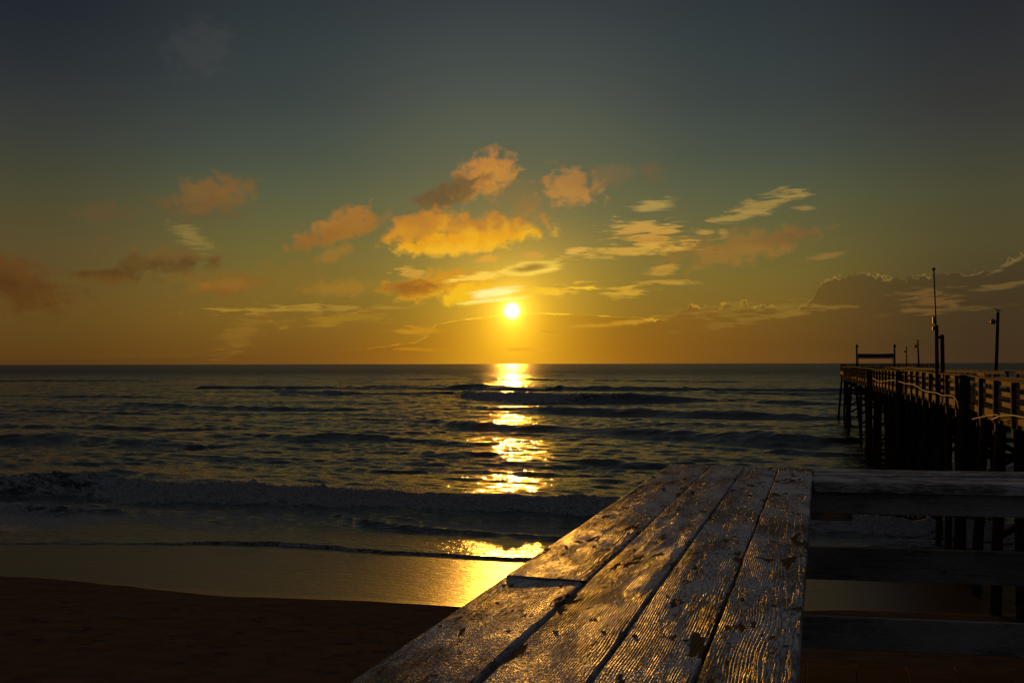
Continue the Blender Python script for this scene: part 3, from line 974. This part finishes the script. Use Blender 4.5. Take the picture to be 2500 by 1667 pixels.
# piles
pile_me = []
for k in range(5):
    mb = MB()
    path, rad = [], []
    for i in range(9):
        z = -9.2 * i / 8
        path.append((random.gauss(0, 0.012), random.gauss(0, 0.012), z))
        rad.append(0.145 + 0.035 * i / 8 + random.gauss(0, 0.006))
    mb.tube(path, rad, 10)
    pile_me.append(mb.mesh("pile", M_PILE, True))
tall_pile = MB().tube([(0, 0, -9.2), (0.02, 0, -5), (0, 0, 0), (0, 0, 1.6)], [0.23, 0.21, 0.19, 0.18], 12).mesh("tall_pile", M_PILE, True)
for k, s in zip(ks, bent_s):
    for j, u in enumerate((0.12, 2.05, 3.95, 5.88)):
        if k < 7 and j in (1, 2):
            continue
        if k > 21 and (k % 3 or j in (1, 2)):
            continue
        lean = (-0.05, -0.01, 0.01, 0.05)[j] + random.gauss(0, 0.03)
        sc = random.uniform(0.85, 1.2)
        tall = (j == 0 and k in (0, 9, 18))
        o = link("pile", tall_pile if tall else random.choice(pile_me), pier, L(-0.16 if tall else u, s + random.gauss(0, 0.05), 6.88 + wobble(s)),
                 (random.gauss(0, 0.012), -lean * 0.4 if tall else lean * -1.0, random.uniform(0, 6.28) if not tall else 0), (sc, sc, 1))
# second row of inner piles seen between the bents
for k, s in zip(ks, bent_s):
    if k % 2 == 0 and 9 <= k < 17:
        for u in (1.0, 5.0):
            sc = random.uniform(0.8, 1.1)
            link("pile", random.choice(pile_me), pier, L(u, s + 1.4 + random.gauss(0, 0.2), 6.88), (random.gauss(0, 0.03), random.gauss(0, 0.03), random.uniform(0, 6)), (sc, sc, 1))

cap_me = MB().box((0, 0, 0), (6.1, 0.28, 0.30)).mesh("cap_beam", M_PIER)
for s in bent_s:
    link("cap_beam", cap_me, pier, L(WID / 2, s, 6.75 + wobble(s)))
# stringers: one per bay and line
str_me = MB().box((0, 0, 0), (0.12, BAY - 0.01, 0.30)).mesh("stringer", M_PIER)
for k, s in zip(ks, bent_s):
    z = (wobble(s) + wobble(s + BAY)) / 2
    for u in (0.16, 2.0, 4.0, 5.84):
        link("stringer", str_me, pier, L(u, s + BAY / 2, 7.06 + z))
# fascia boards along the left and right edge of the deck
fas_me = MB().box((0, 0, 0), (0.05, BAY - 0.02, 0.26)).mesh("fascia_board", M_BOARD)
# posts, rail boards and caps
post_me = MB().box((0, 0, -0.75), (0.15, 0.15, 1.5)).mesh("rail_post", M_PIER)
rb_shaded = MB().box((0, 0, 0), (0.04, BAY - 0.012, 0.15)).mesh("rail_board", M_PIER)  # right-hand boards coloured darker, painting in shade behind the left rail's gaps
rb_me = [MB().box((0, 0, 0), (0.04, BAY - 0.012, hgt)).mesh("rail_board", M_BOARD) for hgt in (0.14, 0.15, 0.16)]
rc_me = MB().box((0, 0, 0), (0.24, BAY - 0.006, 0.045)).mesh("rail_cap", M_PIER)
for side, u0 in ((-1, 0.0), (1, WID)):
    for k, s in zip(ks, bent_s):
        z = wobble(s)
        link("rail_post", post_me, pier, L(u0 + side * 0.0, s, RAIL - 0.03 + z), (random.gauss(0, .006), random.gauss(0, .01), 0))
        zz = (wobble(s) + wobble(s + BAY)) / 2
        tilt = math.atan2(wobble(s + BAY) - wobble(s), BAY)
        for bz_ in (8.33, 7.97, 7.62):
            if random.random() < 0.04:
                continue
            link("rail_board", random.choice(rb_me) if side < 0 else rb_shaded, pier, L(u0 - side * 0.098, s + BAY / 2, bz_ + zz + random.gauss(0, .008)), (tilt + random.gauss(0, .003), random.gauss(0, .02), 0))
        link("rail_cap", rc_me, pier, L(u0 - side * 0.02, s + BAY / 2, RAIL + 0.022 + zz), (tilt, 0, 0))
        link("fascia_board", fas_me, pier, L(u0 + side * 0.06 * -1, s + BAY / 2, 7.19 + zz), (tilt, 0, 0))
# deck boards laid across
db_me = MB().box((0, 0, 0), (WID - 0.10, 0.19, 0.05)).mesh("deck_board", M_PIER)
s = 16.0
nb = 0
rest = MB()
while s < 160:
    if nb < 300 and s > 20:
        link("deck_board", db_me, pier, L(WID / 2 + random.gauss(0, .015), s, DECKZ - 0.025 + wobble(s) + random.gauss(0, .003)))
        nb += 1
    else:
        rest.box(L(WID / 2, s, DECKZ - 0.025 + wobble(s)), (WID - 0.10, 0.19, 0.05))
    s += 0.205
tag(rest.build("deck_planking", M_PIER, pier), kind="stuff")
# braces under the deck
br_me = MB().box((0, 0, 0), (7.2, 0.07, 0.22)).mesh("brace", M_PILE)
for k, s in zip(ks, bent_s):
    if k % 2 == 0:
        a_ = math.atan2(3.6, 5.8)
        link("brace", br_me, pier, L(WID / 2, s + 0.19, 4.6), (0, a_ if k % 4 == 0 else -a_, 0))
    if k % 3 == 0:
        link("brace", br_me, pier, L(WID / 2, s - 0.19, 5.2), (0, random.gauss(0, 0.02), 0), (0.88, 1, 1))
# platform at the sea end, a step higher and wider
EZ = 7.75
e0, e1, eu0, eu1 = 158.2, 174.0, 0.3, 12.6
for i, u in enumerate(np.linspace(eu0 + .2, eu1 - .2, 4)):
    for s in (e0 + 1.0, e0 + 8.0, e1 - .4):
        lean = 0.10 if i == 0 else random.gauss(0, .02)
        link("pile", random.choice(pile_me), pier, L(u, s, 7.2), (random.gauss(0, .015), lean, random.uniform(0, 6)), (1.05, 1.05, 1.05))
for s in (e0 + .4, e0 + 5.4, e0 + 10.4, e1 - .4):
    link("cap_beam", cap_me, pier, L((eu0 + eu1) / 2, s, 7.05), scale=((eu1 - eu0 + .3) / 6.1, 1, 1.2))
mb = MB()
s = e0
while s < e1:
    link("deck_board", db_me, pier, L((eu0 + eu1) / 2, s, EZ - 0.025), scale=((eu1 - eu0) / (WID - .1), 1, 1))
    s += 0.205
endf = MB().box((0, 0, 0), (1, 0.08, 0.42)).mesh("fascia_board", M_PIER)
link("fascia_board", endf, pier, L((eu0 + eu1) / 2, e0 - 0.12, 7.42), scale=(eu1 - eu0, 1, 1))
link("fascia_board", endf, pier, L(eu0 - 0.05, (e0 + e1) / 2, 7.42), (0, 0, R(90)), scale=(e1 - e0, 1, 1))
link("fascia_board", endf, pier, L((eu0 + eu1) / 2, e1 + 0.02, 7.42), scale=(eu1 - eu0, 1, 1))
eb = MB().box((0, 0, 0), (1, 0.045, 0.15)).mesh("rail_board", M_PIER)
ep = MB().box((0, 0, -0.56), (0.14, 0.14, 1.14)).mesh("rail_post", M_PIER)
for z in (8.73, 8.42, 8.1):
    for s in (e0, e1):
        link("rail_board", eb, pier, L((eu0 + eu1) / 2, s + 0.095, z), scale=(eu1 - eu0, 1, 1))
    for u in (eu0, eu1):
        link("rail_board", eb, pier, L(u + 0.095, (e0 + e1) / 2, z), (0, 0, R(90)), scale=(e1 - e0 - .3, 1, 1))
for u in np.linspace(eu0, eu1, 6):
    for s in (e0, e1):
        link("rail_post", ep, pier, L(u, s, 8.86))
for s in np.linspace(e0, e1, 6)[1:-1]:
    for u in (eu0, eu1):
        link("rail_post", ep, pier, L(u, s, 8.86))
link("brace", MB().tube([(eu0 + 0.1, e0 - S0 + .6, 4.9), (eu0 + 2.2, e0 - S0 + .6, 7.1)], 0.09, 6).mesh("brace", M_PILE), pier)
link("brace", MB().tube([(eu0 + 0.0, e0 - S0 + 1, 5.4), (eu0 + 0.1, e0 - S0 + 5, 7.1)], 0.09, 6).mesh("brace", M_PILE), pier)

# ------------------------------------------------------------------ poles and fittings on the pier


def at_bearing(u, xd):
    """distance along the pier at which a point u across it stands at bearing xd"""
    k = (xd - 1176) / 2400.0
    # (OX + TX u + NX s) = k (TY u + NY s)
    return (k * TY * u - OX - TX * u) / (NX - k * NY)


def pole_path(top, z0, z1, lean):
    return [(0, 0, z0), (lean * 0.5 * (z1 - z0) + 0.02, 0, (z0 + z1) / 2), (lean * (z1 - z0), 0, z1)]


def lamp_pole(name, u, s, z0, z1, r, lean, label, lampz=None, lampside=-1, lr=0.16, cat="light pole", group=None):
    t_ = empty(name, PW(u, s, z0), SH)
    tag(t_, label, cat, group)
    hgt = z1 - z0
    MB().tube(pole_path(None, 0, hgt, lean), [r, r * 0.95, r * 0.86], 10).build("pole", M_PILE, t_, True)
    if lampz:
        lz = hgt - lampz
        xx = lean * lz
        a_ = MB()
        a_.tube([(xx, 0, lz), (xx + lampside * (r + lr * 1.3), 0, lz + 0.02)], 0.035, 6)
        a_.build("lamp_arm", M_METAL, t_)
        h = MB()
        h.tube([(xx + lampside * (r + lr), 0, lz - lr * 1.1), (xx + lampside * (r + lr), 0, lz - lr * .6), (xx + lampside * (r + lr), 0, lz + lr * .5), (xx + lampside * (r + lr), 0, lz + lr)],
               [lr * .6, lr, lr * .9, lr * .4], 10)
        h.build("lamp_head", M_LAMP, t_, True)
    return t_


def gull(loc, rz, label, size=1.0):
    """one continuous body lofted along its length, with wings folded on the back"""
    g = empty("seagull", loc, rz)
    tag(g, label, "seagull")
    prof = [(-0.235, 0.105, 0.012, 0.006), (-0.17, 0.112, 0.040, 0.022), (-0.10, 0.118, 0.062, 0.048), (-0.02, 0.118, 0.072, 0.066), (0.06, 0.125, 0.064, 0.062),
            (0.115, 0.150, 0.046, 0.050), (0.145, 0.186, 0.034, 0.038), (0.170, 0.212, 0.036, 0.036), (0.200, 0.216, 0.026, 0.026), (0.214, 0.214, 0.010, 0.012)]
    vs, fs, n = [], [], 10
    for x, z, wy, wz in prof:
        for k in range(n):
            a_ = 2 * math.pi * k / n
            vs.append((x * size, wy * math.cos(a_) * size, (z + wz * math.sin(a_)) * size))
    for i in range(len(prof) - 1):
        for k in range(n):
            fs.append((i * n + k, i * n + (k + 1) % n, (i + 1) * n + (k + 1) % n, (i + 1) * n + k))
    fs.append(tuple(range(n)))
    fs.append(tuple((len(prof) - 1) * n + k for k in range(n)))
    MB().add(vs, fs).build("body", M_GULL, g, True)
    for sd in (-1, 1):
        wv = [(0.08, 0.068, 0.15), (-0.02, 0.082, 0.165), (-0.14, 0.060, 0.150), (-0.30, 0.020, 0.125), (-0.15, 0.052, 0.105), (-0.02, 0.076, 0.095), (0.07, 0.068, 0.110)]
        pts = [(x * size, sd * y * size, z * size) for x, y, z in wv]
        pts2 = [(x * size, sd * (y + 0.014) * size, z * size) for x, y, z in wv]
        m_ = len(wv)
        MB().add(pts + pts2, [tuple(range(m_)), tuple(range(2 * m_ - 1, m_ - 1, -1))] + [(i, (i + 1) % m_, m_ + (i + 1) % m_, m_ + i) for i in range(m_)]).build("wing", M_GULL, g)
        MB().tube([(0.0, sd * 0.026 * size, 0.07 * size), (0.005, sd * 0.026 * size, 0.0)], 0.006 * size, 5).build("leg", M_BEAK, g)
    MB().tube([(0.208 * size, 0, 0.212 * size), (0.262 * size, 0, 0.202 * size)], [0.011 * size, 0.003 * size], 6).build("beak", M_BEAK, g)
    return g


# tall mast with its thick post, and the short post strapped beside it
s_m = at_bearing(-0.12, 2152)
mast = empty("flag_mast", PW(-0.12, s_m, 6.9), SH)
tag(mast, "tall thin mast bolted to a thick post on the pier's near rail", "mast")
MB().tube([(0, 0, -1.2), (0, 0, 3.95)], [0.10, 0.085], 10).build("post", M_PILE, mast, True)
MB().tube([(-0.02, 0, 3.3), (-0.05, 0, 4.6), (-0.10, 0, 6.72)], [0.045, 0.04, 0.032], 8).build("pole", M_METAL, mast, True)
MB().tube([(-0.10, 0, 6.66), (-0.10, 0, 6.76), (-0.10, 0, 6.79)], [0.05, 0.085, 0.085], 8).build("mast_cap", M_METAL, mast)
MB().box((-0.12, 0, 4.2), (0.13, 0.14, 0.34), bev=0.015).build("junction_box", M_LAMP, mast)
MB().box((-0.14, 0, 3.80), (0.12, 0.14, 0.18), bev=0.015).build("junction_box", M_LAMP, mast)
s_q = at_bearing(0.30, 2165)
sp_ = empty("mooring_post", PW(0.30, s_q, 7.3), SH)
tag(sp_, "short thick timber post right beside the tall mast", "post")
MB().tube([(-0.05, 0, -0.4), (0, 0, 1.5), (-0.01, 0, 3.12)], [0.105, 0.10, 0.095], 10).build("post", M_PILE, sp_, True)
MB().box((-0.18, 0, 2.98), (0.30, 0.08, 0.13)).build("tie_block", M_PIER, sp_)

# right-hand pole with gull
s_p = at_bearing(6.0, 2284)
lamp_pole("light_pole", 6.0, s_p, 6.9, 12.38, 0.112, 0.047, "leaning wooden lamp pole with a gull on top nearest the shore", 0.62, -1, 0.17, group="lamp poles on the pier")
gull(PW(6.0 + 0.047 * 5.48, s_p, 12.38), R(170), "gull standing on the big leaning pole nearest the shore", 0.95)
s_p2 = at_bearing(6.0, 2111)
lamp_pole("light_pole", 6.0, s_p2, 6.9, 11.25, 0.095, -0.028, "lamp pole with a gull on top between the tall mast and the sea end", 0.45, -1, 0.16, group="lamp poles on the pier")
gull(PW(6.0 - 0.028 * 4.35, s_p2, 11.25), R(190), "small distant gull on the lamp pole between mast and blue banner", 1.0)
s_p3 = at_bearing(10.2, 2082)
lamp_pole("light_pole", 10.2, s_p3, 7.7, 11.6, 0.085, 0.0, "bare thin lamp pole at the sea end right of the banner", 0.8, -1, 0.15, group="lamp poles on the pier")
# banner frame at the end of the pier
s_f = 153.0
u_a = 2.0
xa = at_bearing(u_a, 1977)
fr = empty("banner_frame", PW(u_a, 160.0, 7.75), SH)
tag(fr, "two lamp-topped posts holding a wide blue banner at the pier end", "banner frame")
wid = 5.25
for x in (0, wid):
    MB().tube([(x, 0, 0), (x, 0, 3.72)], [0.13, 0.12], 10).build("post", M_PILE, fr, True)
    MB().tube([(x, 0, 3.50), (x, 0, 3.62), (x, 0, 3.86), (x, 0, 3.98)], [0.12, 0.24, 0.22, 0.08], 10).build("lamp_head", M_LAMP, fr, True)
mb = MB()
n = 12
vs, fs = [], []
for i in range(n + 1):
    f = i / n
    sag = -0.06 * math.sin(math.pi * f)
    for z in (2.62, 2.40, 2.20, 2.02):
        for yy in (-0.012, 0.012):
            vs.append((0.13 + f * (wid - 0.26), yy - 0.05 * math.sin(math.pi * f) * (2.62 - z), z + sag * (z - 1.9)))
for i in range(n):
    for j in range(3):
        a_ = i * 8 + j * 2
        fs += [(a_, a_ + 2, a_ + 10, a_ + 8), (a_ + 1, a_ + 9, a_ + 11, a_ + 3)]
    a_ = i * 8
    fs += [(a_, a_ + 8, a_ + 9, a_ + 1), (a_ + 6, a_ + 7, a_ + 15, a_ + 14)]
fs += [(0, 1, 3, 2), (2, 3, 5, 4), (4, 5, 7, 6)]
MB().add(vs, fs).build("banner", M_BLUE, fr)
MB().box((wid / 2, 0, 1.93), (wid - 0.26, 0.10, 0.12)).build("crossbar", M_PIER, fr)
for x in (0.22, wid - 0.22):
    MB().box((x, 0.02, 0.94), (0.10, 0.10, 1.86)).build("brace", M_PIER, fr)

# slatted bench back catching the sun on the deck
s_b = at_bearing(1.3, 2318)
bench = empty("bench", PW(1.3, 49.5, DECKZ), SH)
tag(bench, "wooden bench on the pier deck with its back lit by the sun", "bench")
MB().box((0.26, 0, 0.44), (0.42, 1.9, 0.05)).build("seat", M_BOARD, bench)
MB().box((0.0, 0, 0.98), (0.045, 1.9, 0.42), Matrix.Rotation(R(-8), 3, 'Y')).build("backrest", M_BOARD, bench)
for y in (-0.8, 0.8):
    MB().box((0.05, y, 0.55), (0.08, 0.08, 1.1)).build("leg", M_PIER, bench)
    MB().box((0.42, y, 0.21), (0.08, 0.08, 0.42)).build("leg", M_PIER, bench)

# hoses hung along the outside of the railing
def hose(name, pts, label, r=0.028):
    path = []
    P = [Vector(p) for p in pts]
    for i in range(len(P) - 1):
        p0, p1, p2, p3 = P[max(i - 1, 0)], P[i], P[i + 1], P[min(i + 2, len(P) - 1)]
        for k in range(6):
            q = k / 6
            path.append(0.5 * ((2 * p1) + (p2 - p0) * q + (2 * p0 - 5 * p1 + 4 * p2 - p3) * q * q + (3 * p1 - p0 - 3 * p2 + p3) * q ** 3))
    path.append(P[-1])
    o = MB().tube(path, r, 6).build(name, M_ROPE, None, True)
    return tag(o, label, "hose")


def at_px(xd, yd, u):
    s = at_bearing(u, xd)
    p = PW(u, s, 0)
    off = yd - (835 - (xd - 1176) * 0.0021)
    return PW(u, s, EYE - off * p.y / 2400.0)


hose("water_hose", [at_px(x, y, -0.2) for x, y in ((2004, 868), (2020, 876), (2050, 873), (2068, 877), (2080, 881), (2090, 881), (2106, 887), (2122, 897), (2150, 902), (2162, 907),
                                                  (2178, 908), (2190, 911), (2197, 922), (2200, 934), (2208, 948))], "pale hose drooping along the outside of the pier railing", 0.023)
hose("water_hose", [at_px(x, y, -0.22) for x, y in ((2232, 962), (2250, 958), (2270, 954), (2286, 952), (2292, 957), (2276, 963), (2296, 955), (2320, 953), (2345, 957), (2400, 966))],
     "pale looped hose on the near end of the pier railing", 0.022)

# ================================================================== the corner railing in front
TOPZ = EYE - 0.47
DXp, DYp = 0.2824, 0.9593              # planks run this way
EXp, EYp = DYp, -DXp
rail = empty("corner_railing", (0, 0, 7.646))
tag(rail, "peeling white painted corner railing with a wide plank top in the foreground", "railing")
pz = TOPZ - 7.646


def plank(name, mat, length, width, thick, mtx, loc, parent, nl=None, edge=0.0016, warp=0.0015, label=None, endrag=0.004):
    """a board with worn, slightly uneven edges; local y along it"""
    nl = nl or max(8, int(length / 0.03))
    prof = [(-0.5, -1.0), (-0.5, -0.10), (-0.488, -0.015), (-0.46, 0.0), (-0.25, 0.0), (-0.08, 0.0), (0.08, 0.0), (0.25, 0.0), (0.46, 0.0), (0.488, -0.015), (0.5, -0.10), (0.5, -1.0)]
    n = len(prof)
    sd = random.randint(0, 9999)
    ys = np.linspace(-length / 2, length / 2, nl + 1)
    nl_ = vnoise(ys * 3.0, ys * 0 + sd, sd) + 0.6 * vnoise(ys * 17.0, ys * 0 + sd, sd + 1)
    nr_ = vnoise(ys * 3.0, ys * 0 + sd, sd + 2) + 0.6 * vnoise(ys * 17.0, ys * 0 + sd, sd + 3)
    cup = vnoise(ys * 1.1, ys * 0 + sd, sd + 4)
    vs = []
    for i, y in enumerate(ys):
        for j, (a_, b_) in enumerate(prof):
            x = a_ * width
            z = b_ * thick
            if a_ < -0.4:
                x += edge * nl_[i]
            if a_ > 0.4:
                x += edge * nr_[i]
            z += warp * cup[i] * (1 - 4 * a_ * a_) if b_ > -0.5 else 0
            yy = y
            if i in (0, nl):
                yy += random.gauss(0, endrag) if b_ > -0.5 else 0
            vs.append((x, yy, z))
    fs = []
    for i in range(nl):
        for j in range(n - 1):
            fs.append((i * n + j, i * n + j + 1, (i + 1) * n + j + 1, (i + 1) * n + j))
        fs.append((i * n + n - 1, i * n, (i + 1) * n, (i + 1) * n + n - 1))
    fs.append(tuple(range(n - 1, -1, -1)))
    fs.append(tuple(nl * n + k for k in range(n)))
    o = MB().add(vs, fs).build(name, mat, parent)
    o.data.polygons.foreach_set("use_smooth", [True] * len(o.data.polygons))
    try:
        o.data.set_sharp_from_angle(angle=R(50))
    except Exception:
        pass
    o.matrix_local = Matrix.Translation(loc) @ mtx.to_4x4()
    if label:
        o["label"] = label
    return o


def frame2(dx_, dy_):
    """local y -> (dx, dy), local x -> its right-hand side"""
    return Matrix(((dy_, dx_, 0), (-dx_, dy_, 0), (0, 0, 1)))


FP = frame2(DXp, DYp)
edges = [-0.6567, -0.4820, -0.3294, -0.1812, -0.0348]
END = 4.86
nail_me = MB().tube([(0, 0, -0.006), (0, 0, 0.0005), (0, 0, 0.0012)], [0.0045, 0.0045, 0.003], 8).mesh("nail", M_NAIL)
joists = [4.74, 4.06, 3.36, 2.62, 1.80, 1.0]


def top_plank(e_a, e_b, s_a, s_b, dz=0.0, tilt=0.0, joist=joists):
    w_ = e_b - e_a
    ec, sc = (e_a + e_b) / 2, (s_a + s_b) / 2
    loc = Vector((EXp * ec + DXp * sc, EYp * ec + DYp * sc, pz + dz))
    o = plank("top_plank", M_PAINT, s_b - s_a, w_, 0.038, FP @ Matrix.Rotation(tilt, 3, 'Y'), loc, rail)
    for js in joist:
        if s_a + 0.02 < js < s_b - 0.02:
            for f in (-0.30, 0.28):
                link("nail", nail_me, o, (f * w_ + random.gauss(0, .008), js - sc + random.gauss(0, .02), 0.0002))
    return o


top_plank(edges[0] - 0.014, edges[1] - 0.002, 2.232, END + 0.03, 0.001, R(0.5))
top_plank(edges[0] - 0.020, edges[1] - 0.016, -0.9, 2.224, -0.003, R(-0.4), joists + [2.16])
top_plank(edges[1] + 0.0, edges[2] - 0.0025, -0.9, END + 0.01, 0.002, R(-0.7))
top_plank(edges[2] + 0.0025, edges[3] - 0.003, -0.9, END, 0.0, R(0.6))
top_plank(edges[3] + 0.003, edges[4], -0.9, END - 0.01, 0.0015, R(-0.3))
# the other arm of the top, running off to the right
T2x, T2y = 0.984, -0.177
N2x, N2y = 0.177, 0.984
F2 = frame2(T2x, T2y)
A1 = 4.6
for i in range(4):
    c = 4.87 - 0.07 - i * 0.142
    a0 = (edges[4] + 0.006 + 0.108 * (c - 0.07)) / 0.994 + 0.004
    ac = (a0 + A1) / 2
    loc = Vector((T2x * ac + N2x * c, T2y * ac + N2y * c, pz - 0.002 + random.gauss(0, .001)))
    plank("top_plank", M_PAINT, A1 - a0, 0.137, 0.038, F2, loc, rail)


def bar2(name, mat, a0, a1, c, z0, z1, th=0.038):
    ac = (a0 + a1) / 2
    R3 = frame2(T2x, T2y)
    o = MB().box((0, 0, 0), (th, a1 - a0, z1 - z0), bev=0.004).build(name, mat, rail)
    o.matrix_local = Matrix.Translation((T2x * ac + N2x * c, T2y * ac + N2y * c, (z0 + z1) / 2 - 7.646)) @ R3.to_4x4()
    return o


def bar1(name, mat, s0, s1, e, z0, z1, th=0.038):
    sc = (s0 + s1) / 2
    o = MB().box((0, 0, 0), (th, s1 - s0, z1 - z0), bev=0.004).build(name, mat, rail)
    o.matrix_local = Matrix.Translation((EXp * e + DXp * sc, EYp * e + DYp * sc, (z0 + z1) / 2 - 7.646)) @ FP.to_4x4()
    return o


bar2("fascia_board", M_PAINT2, 0.36, A1, 4.352, 8.400, 8.489)
bar2("side_rail", M_PAINT2, 0.36, A1, 4.675, 8.074, 8.212)
bar2("side_rail", M_PAINT2, 0.36, A1, 4.675, 7.781, 7.916)
bar2("fascia_board", M_PAINT2, 0.50, A1, 4.80, 8.400, 8.489)
bar2("top_support", M_PAINT2, 0.40, 0.60, 4.50, 8.365, 8.398, 0.22)
# the left arm below its top
bar1("fascia_board", M_PAINT2, -0.9, 4.70, -0.10, 8.385, 8.490)
bar1("fascia_board", M_PAINT2, -0.9, 4.78, -0.60, 8.385, 8.490)
bar1("side_rail", M_PAINT2, -0.9, 4.60, -0.36, 8.07, 8.21)
bar1("side_rail", M_PAINT2, -0.9, 4.60, -0.36, 7.78, 7.92)


def post(a, b, z0, z1, F, dirs):
    o = MB().box((0, 0, (z0 + z1) / 2 - 7.646), (0.09, 0.09, z1 - z0), bev=0.006).build("post", M_PAINT2, rail)
    o.matrix_local = Matrix.Translation((dirs[0] * a + dirs[2] * b, dirs[1] * a + dirs[3] * b, 0)) @ F.to_4x4()


for s in (0.2, 2.3, 4.55):
    post(s, -0.29, 7.655, 8.49, FP, (DXp, DYp, EXp, EYp))
for a in (2.75, 4.4):
    post(a, 4.61, 7.655, 8.49, F2, (T2x, T2y, N2x, N2y))

# ------------------------------------------------------------------ the boardwalk deck we stand on
walk = empty("boardwalk", (0, 0, 7.646))
tag(walk, "brown plank boardwalk deck below the white railing", "boardwalk")
bw = 0.211
e = -0.70
while e < 4.4:
    ec = e + bw / 2
    s_end = (4.92 - 0.118 * ec * -1.0 * 0) - 0.0
    # boards end on a line parallel to the right arm of the railing
    # N2 . (E*ec + D*s) = 4.93
    s_end = (4.93 - ec * (N2x * EXp + N2y * EYp)) / (N2x * DXp + N2y * DYp) + random.gauss(0, .012)
    s_st = -2.0
    o = MB().box((0, 0, -0.019), (bw - 0.0025, s_end - s_st, 0.038), bev=0.0015).build("deck_board", M_DECK, walk)
    sc = (s_end + s_st) / 2
    o.matrix_local = Matrix.Translation((EXp * ec + DXp * sc, EYp * ec + DYp * sc, random.gauss(0, .0015))) @ FP.to_4x4()
    e += bw
for s in (-1.7, -0.2, 1.3, 2.8, 4.3):
    o = MB().box((0, 0, 0), (5.2, 0.05, 0.20)).build("joist", M_PIER, walk)
    o.matrix_local = Matrix.Translation((EXp * 1.8 + DXp * s, EYp * 1.8 + DYp * s, -0.142)) @ FP.to_4x4()
for e in (-0.5, 1.8, 4.1):
    for s in (-1.5, 4.1):
        o = MB().tube([(0, 0, -0.05), (0, 0, -6.4)], [0.12, 0.14], 10).build("support_pile", M_PILE, walk, True)
        o.location = (EXp * e + DXp * s, EYp * e + DYp * s, -0.2)
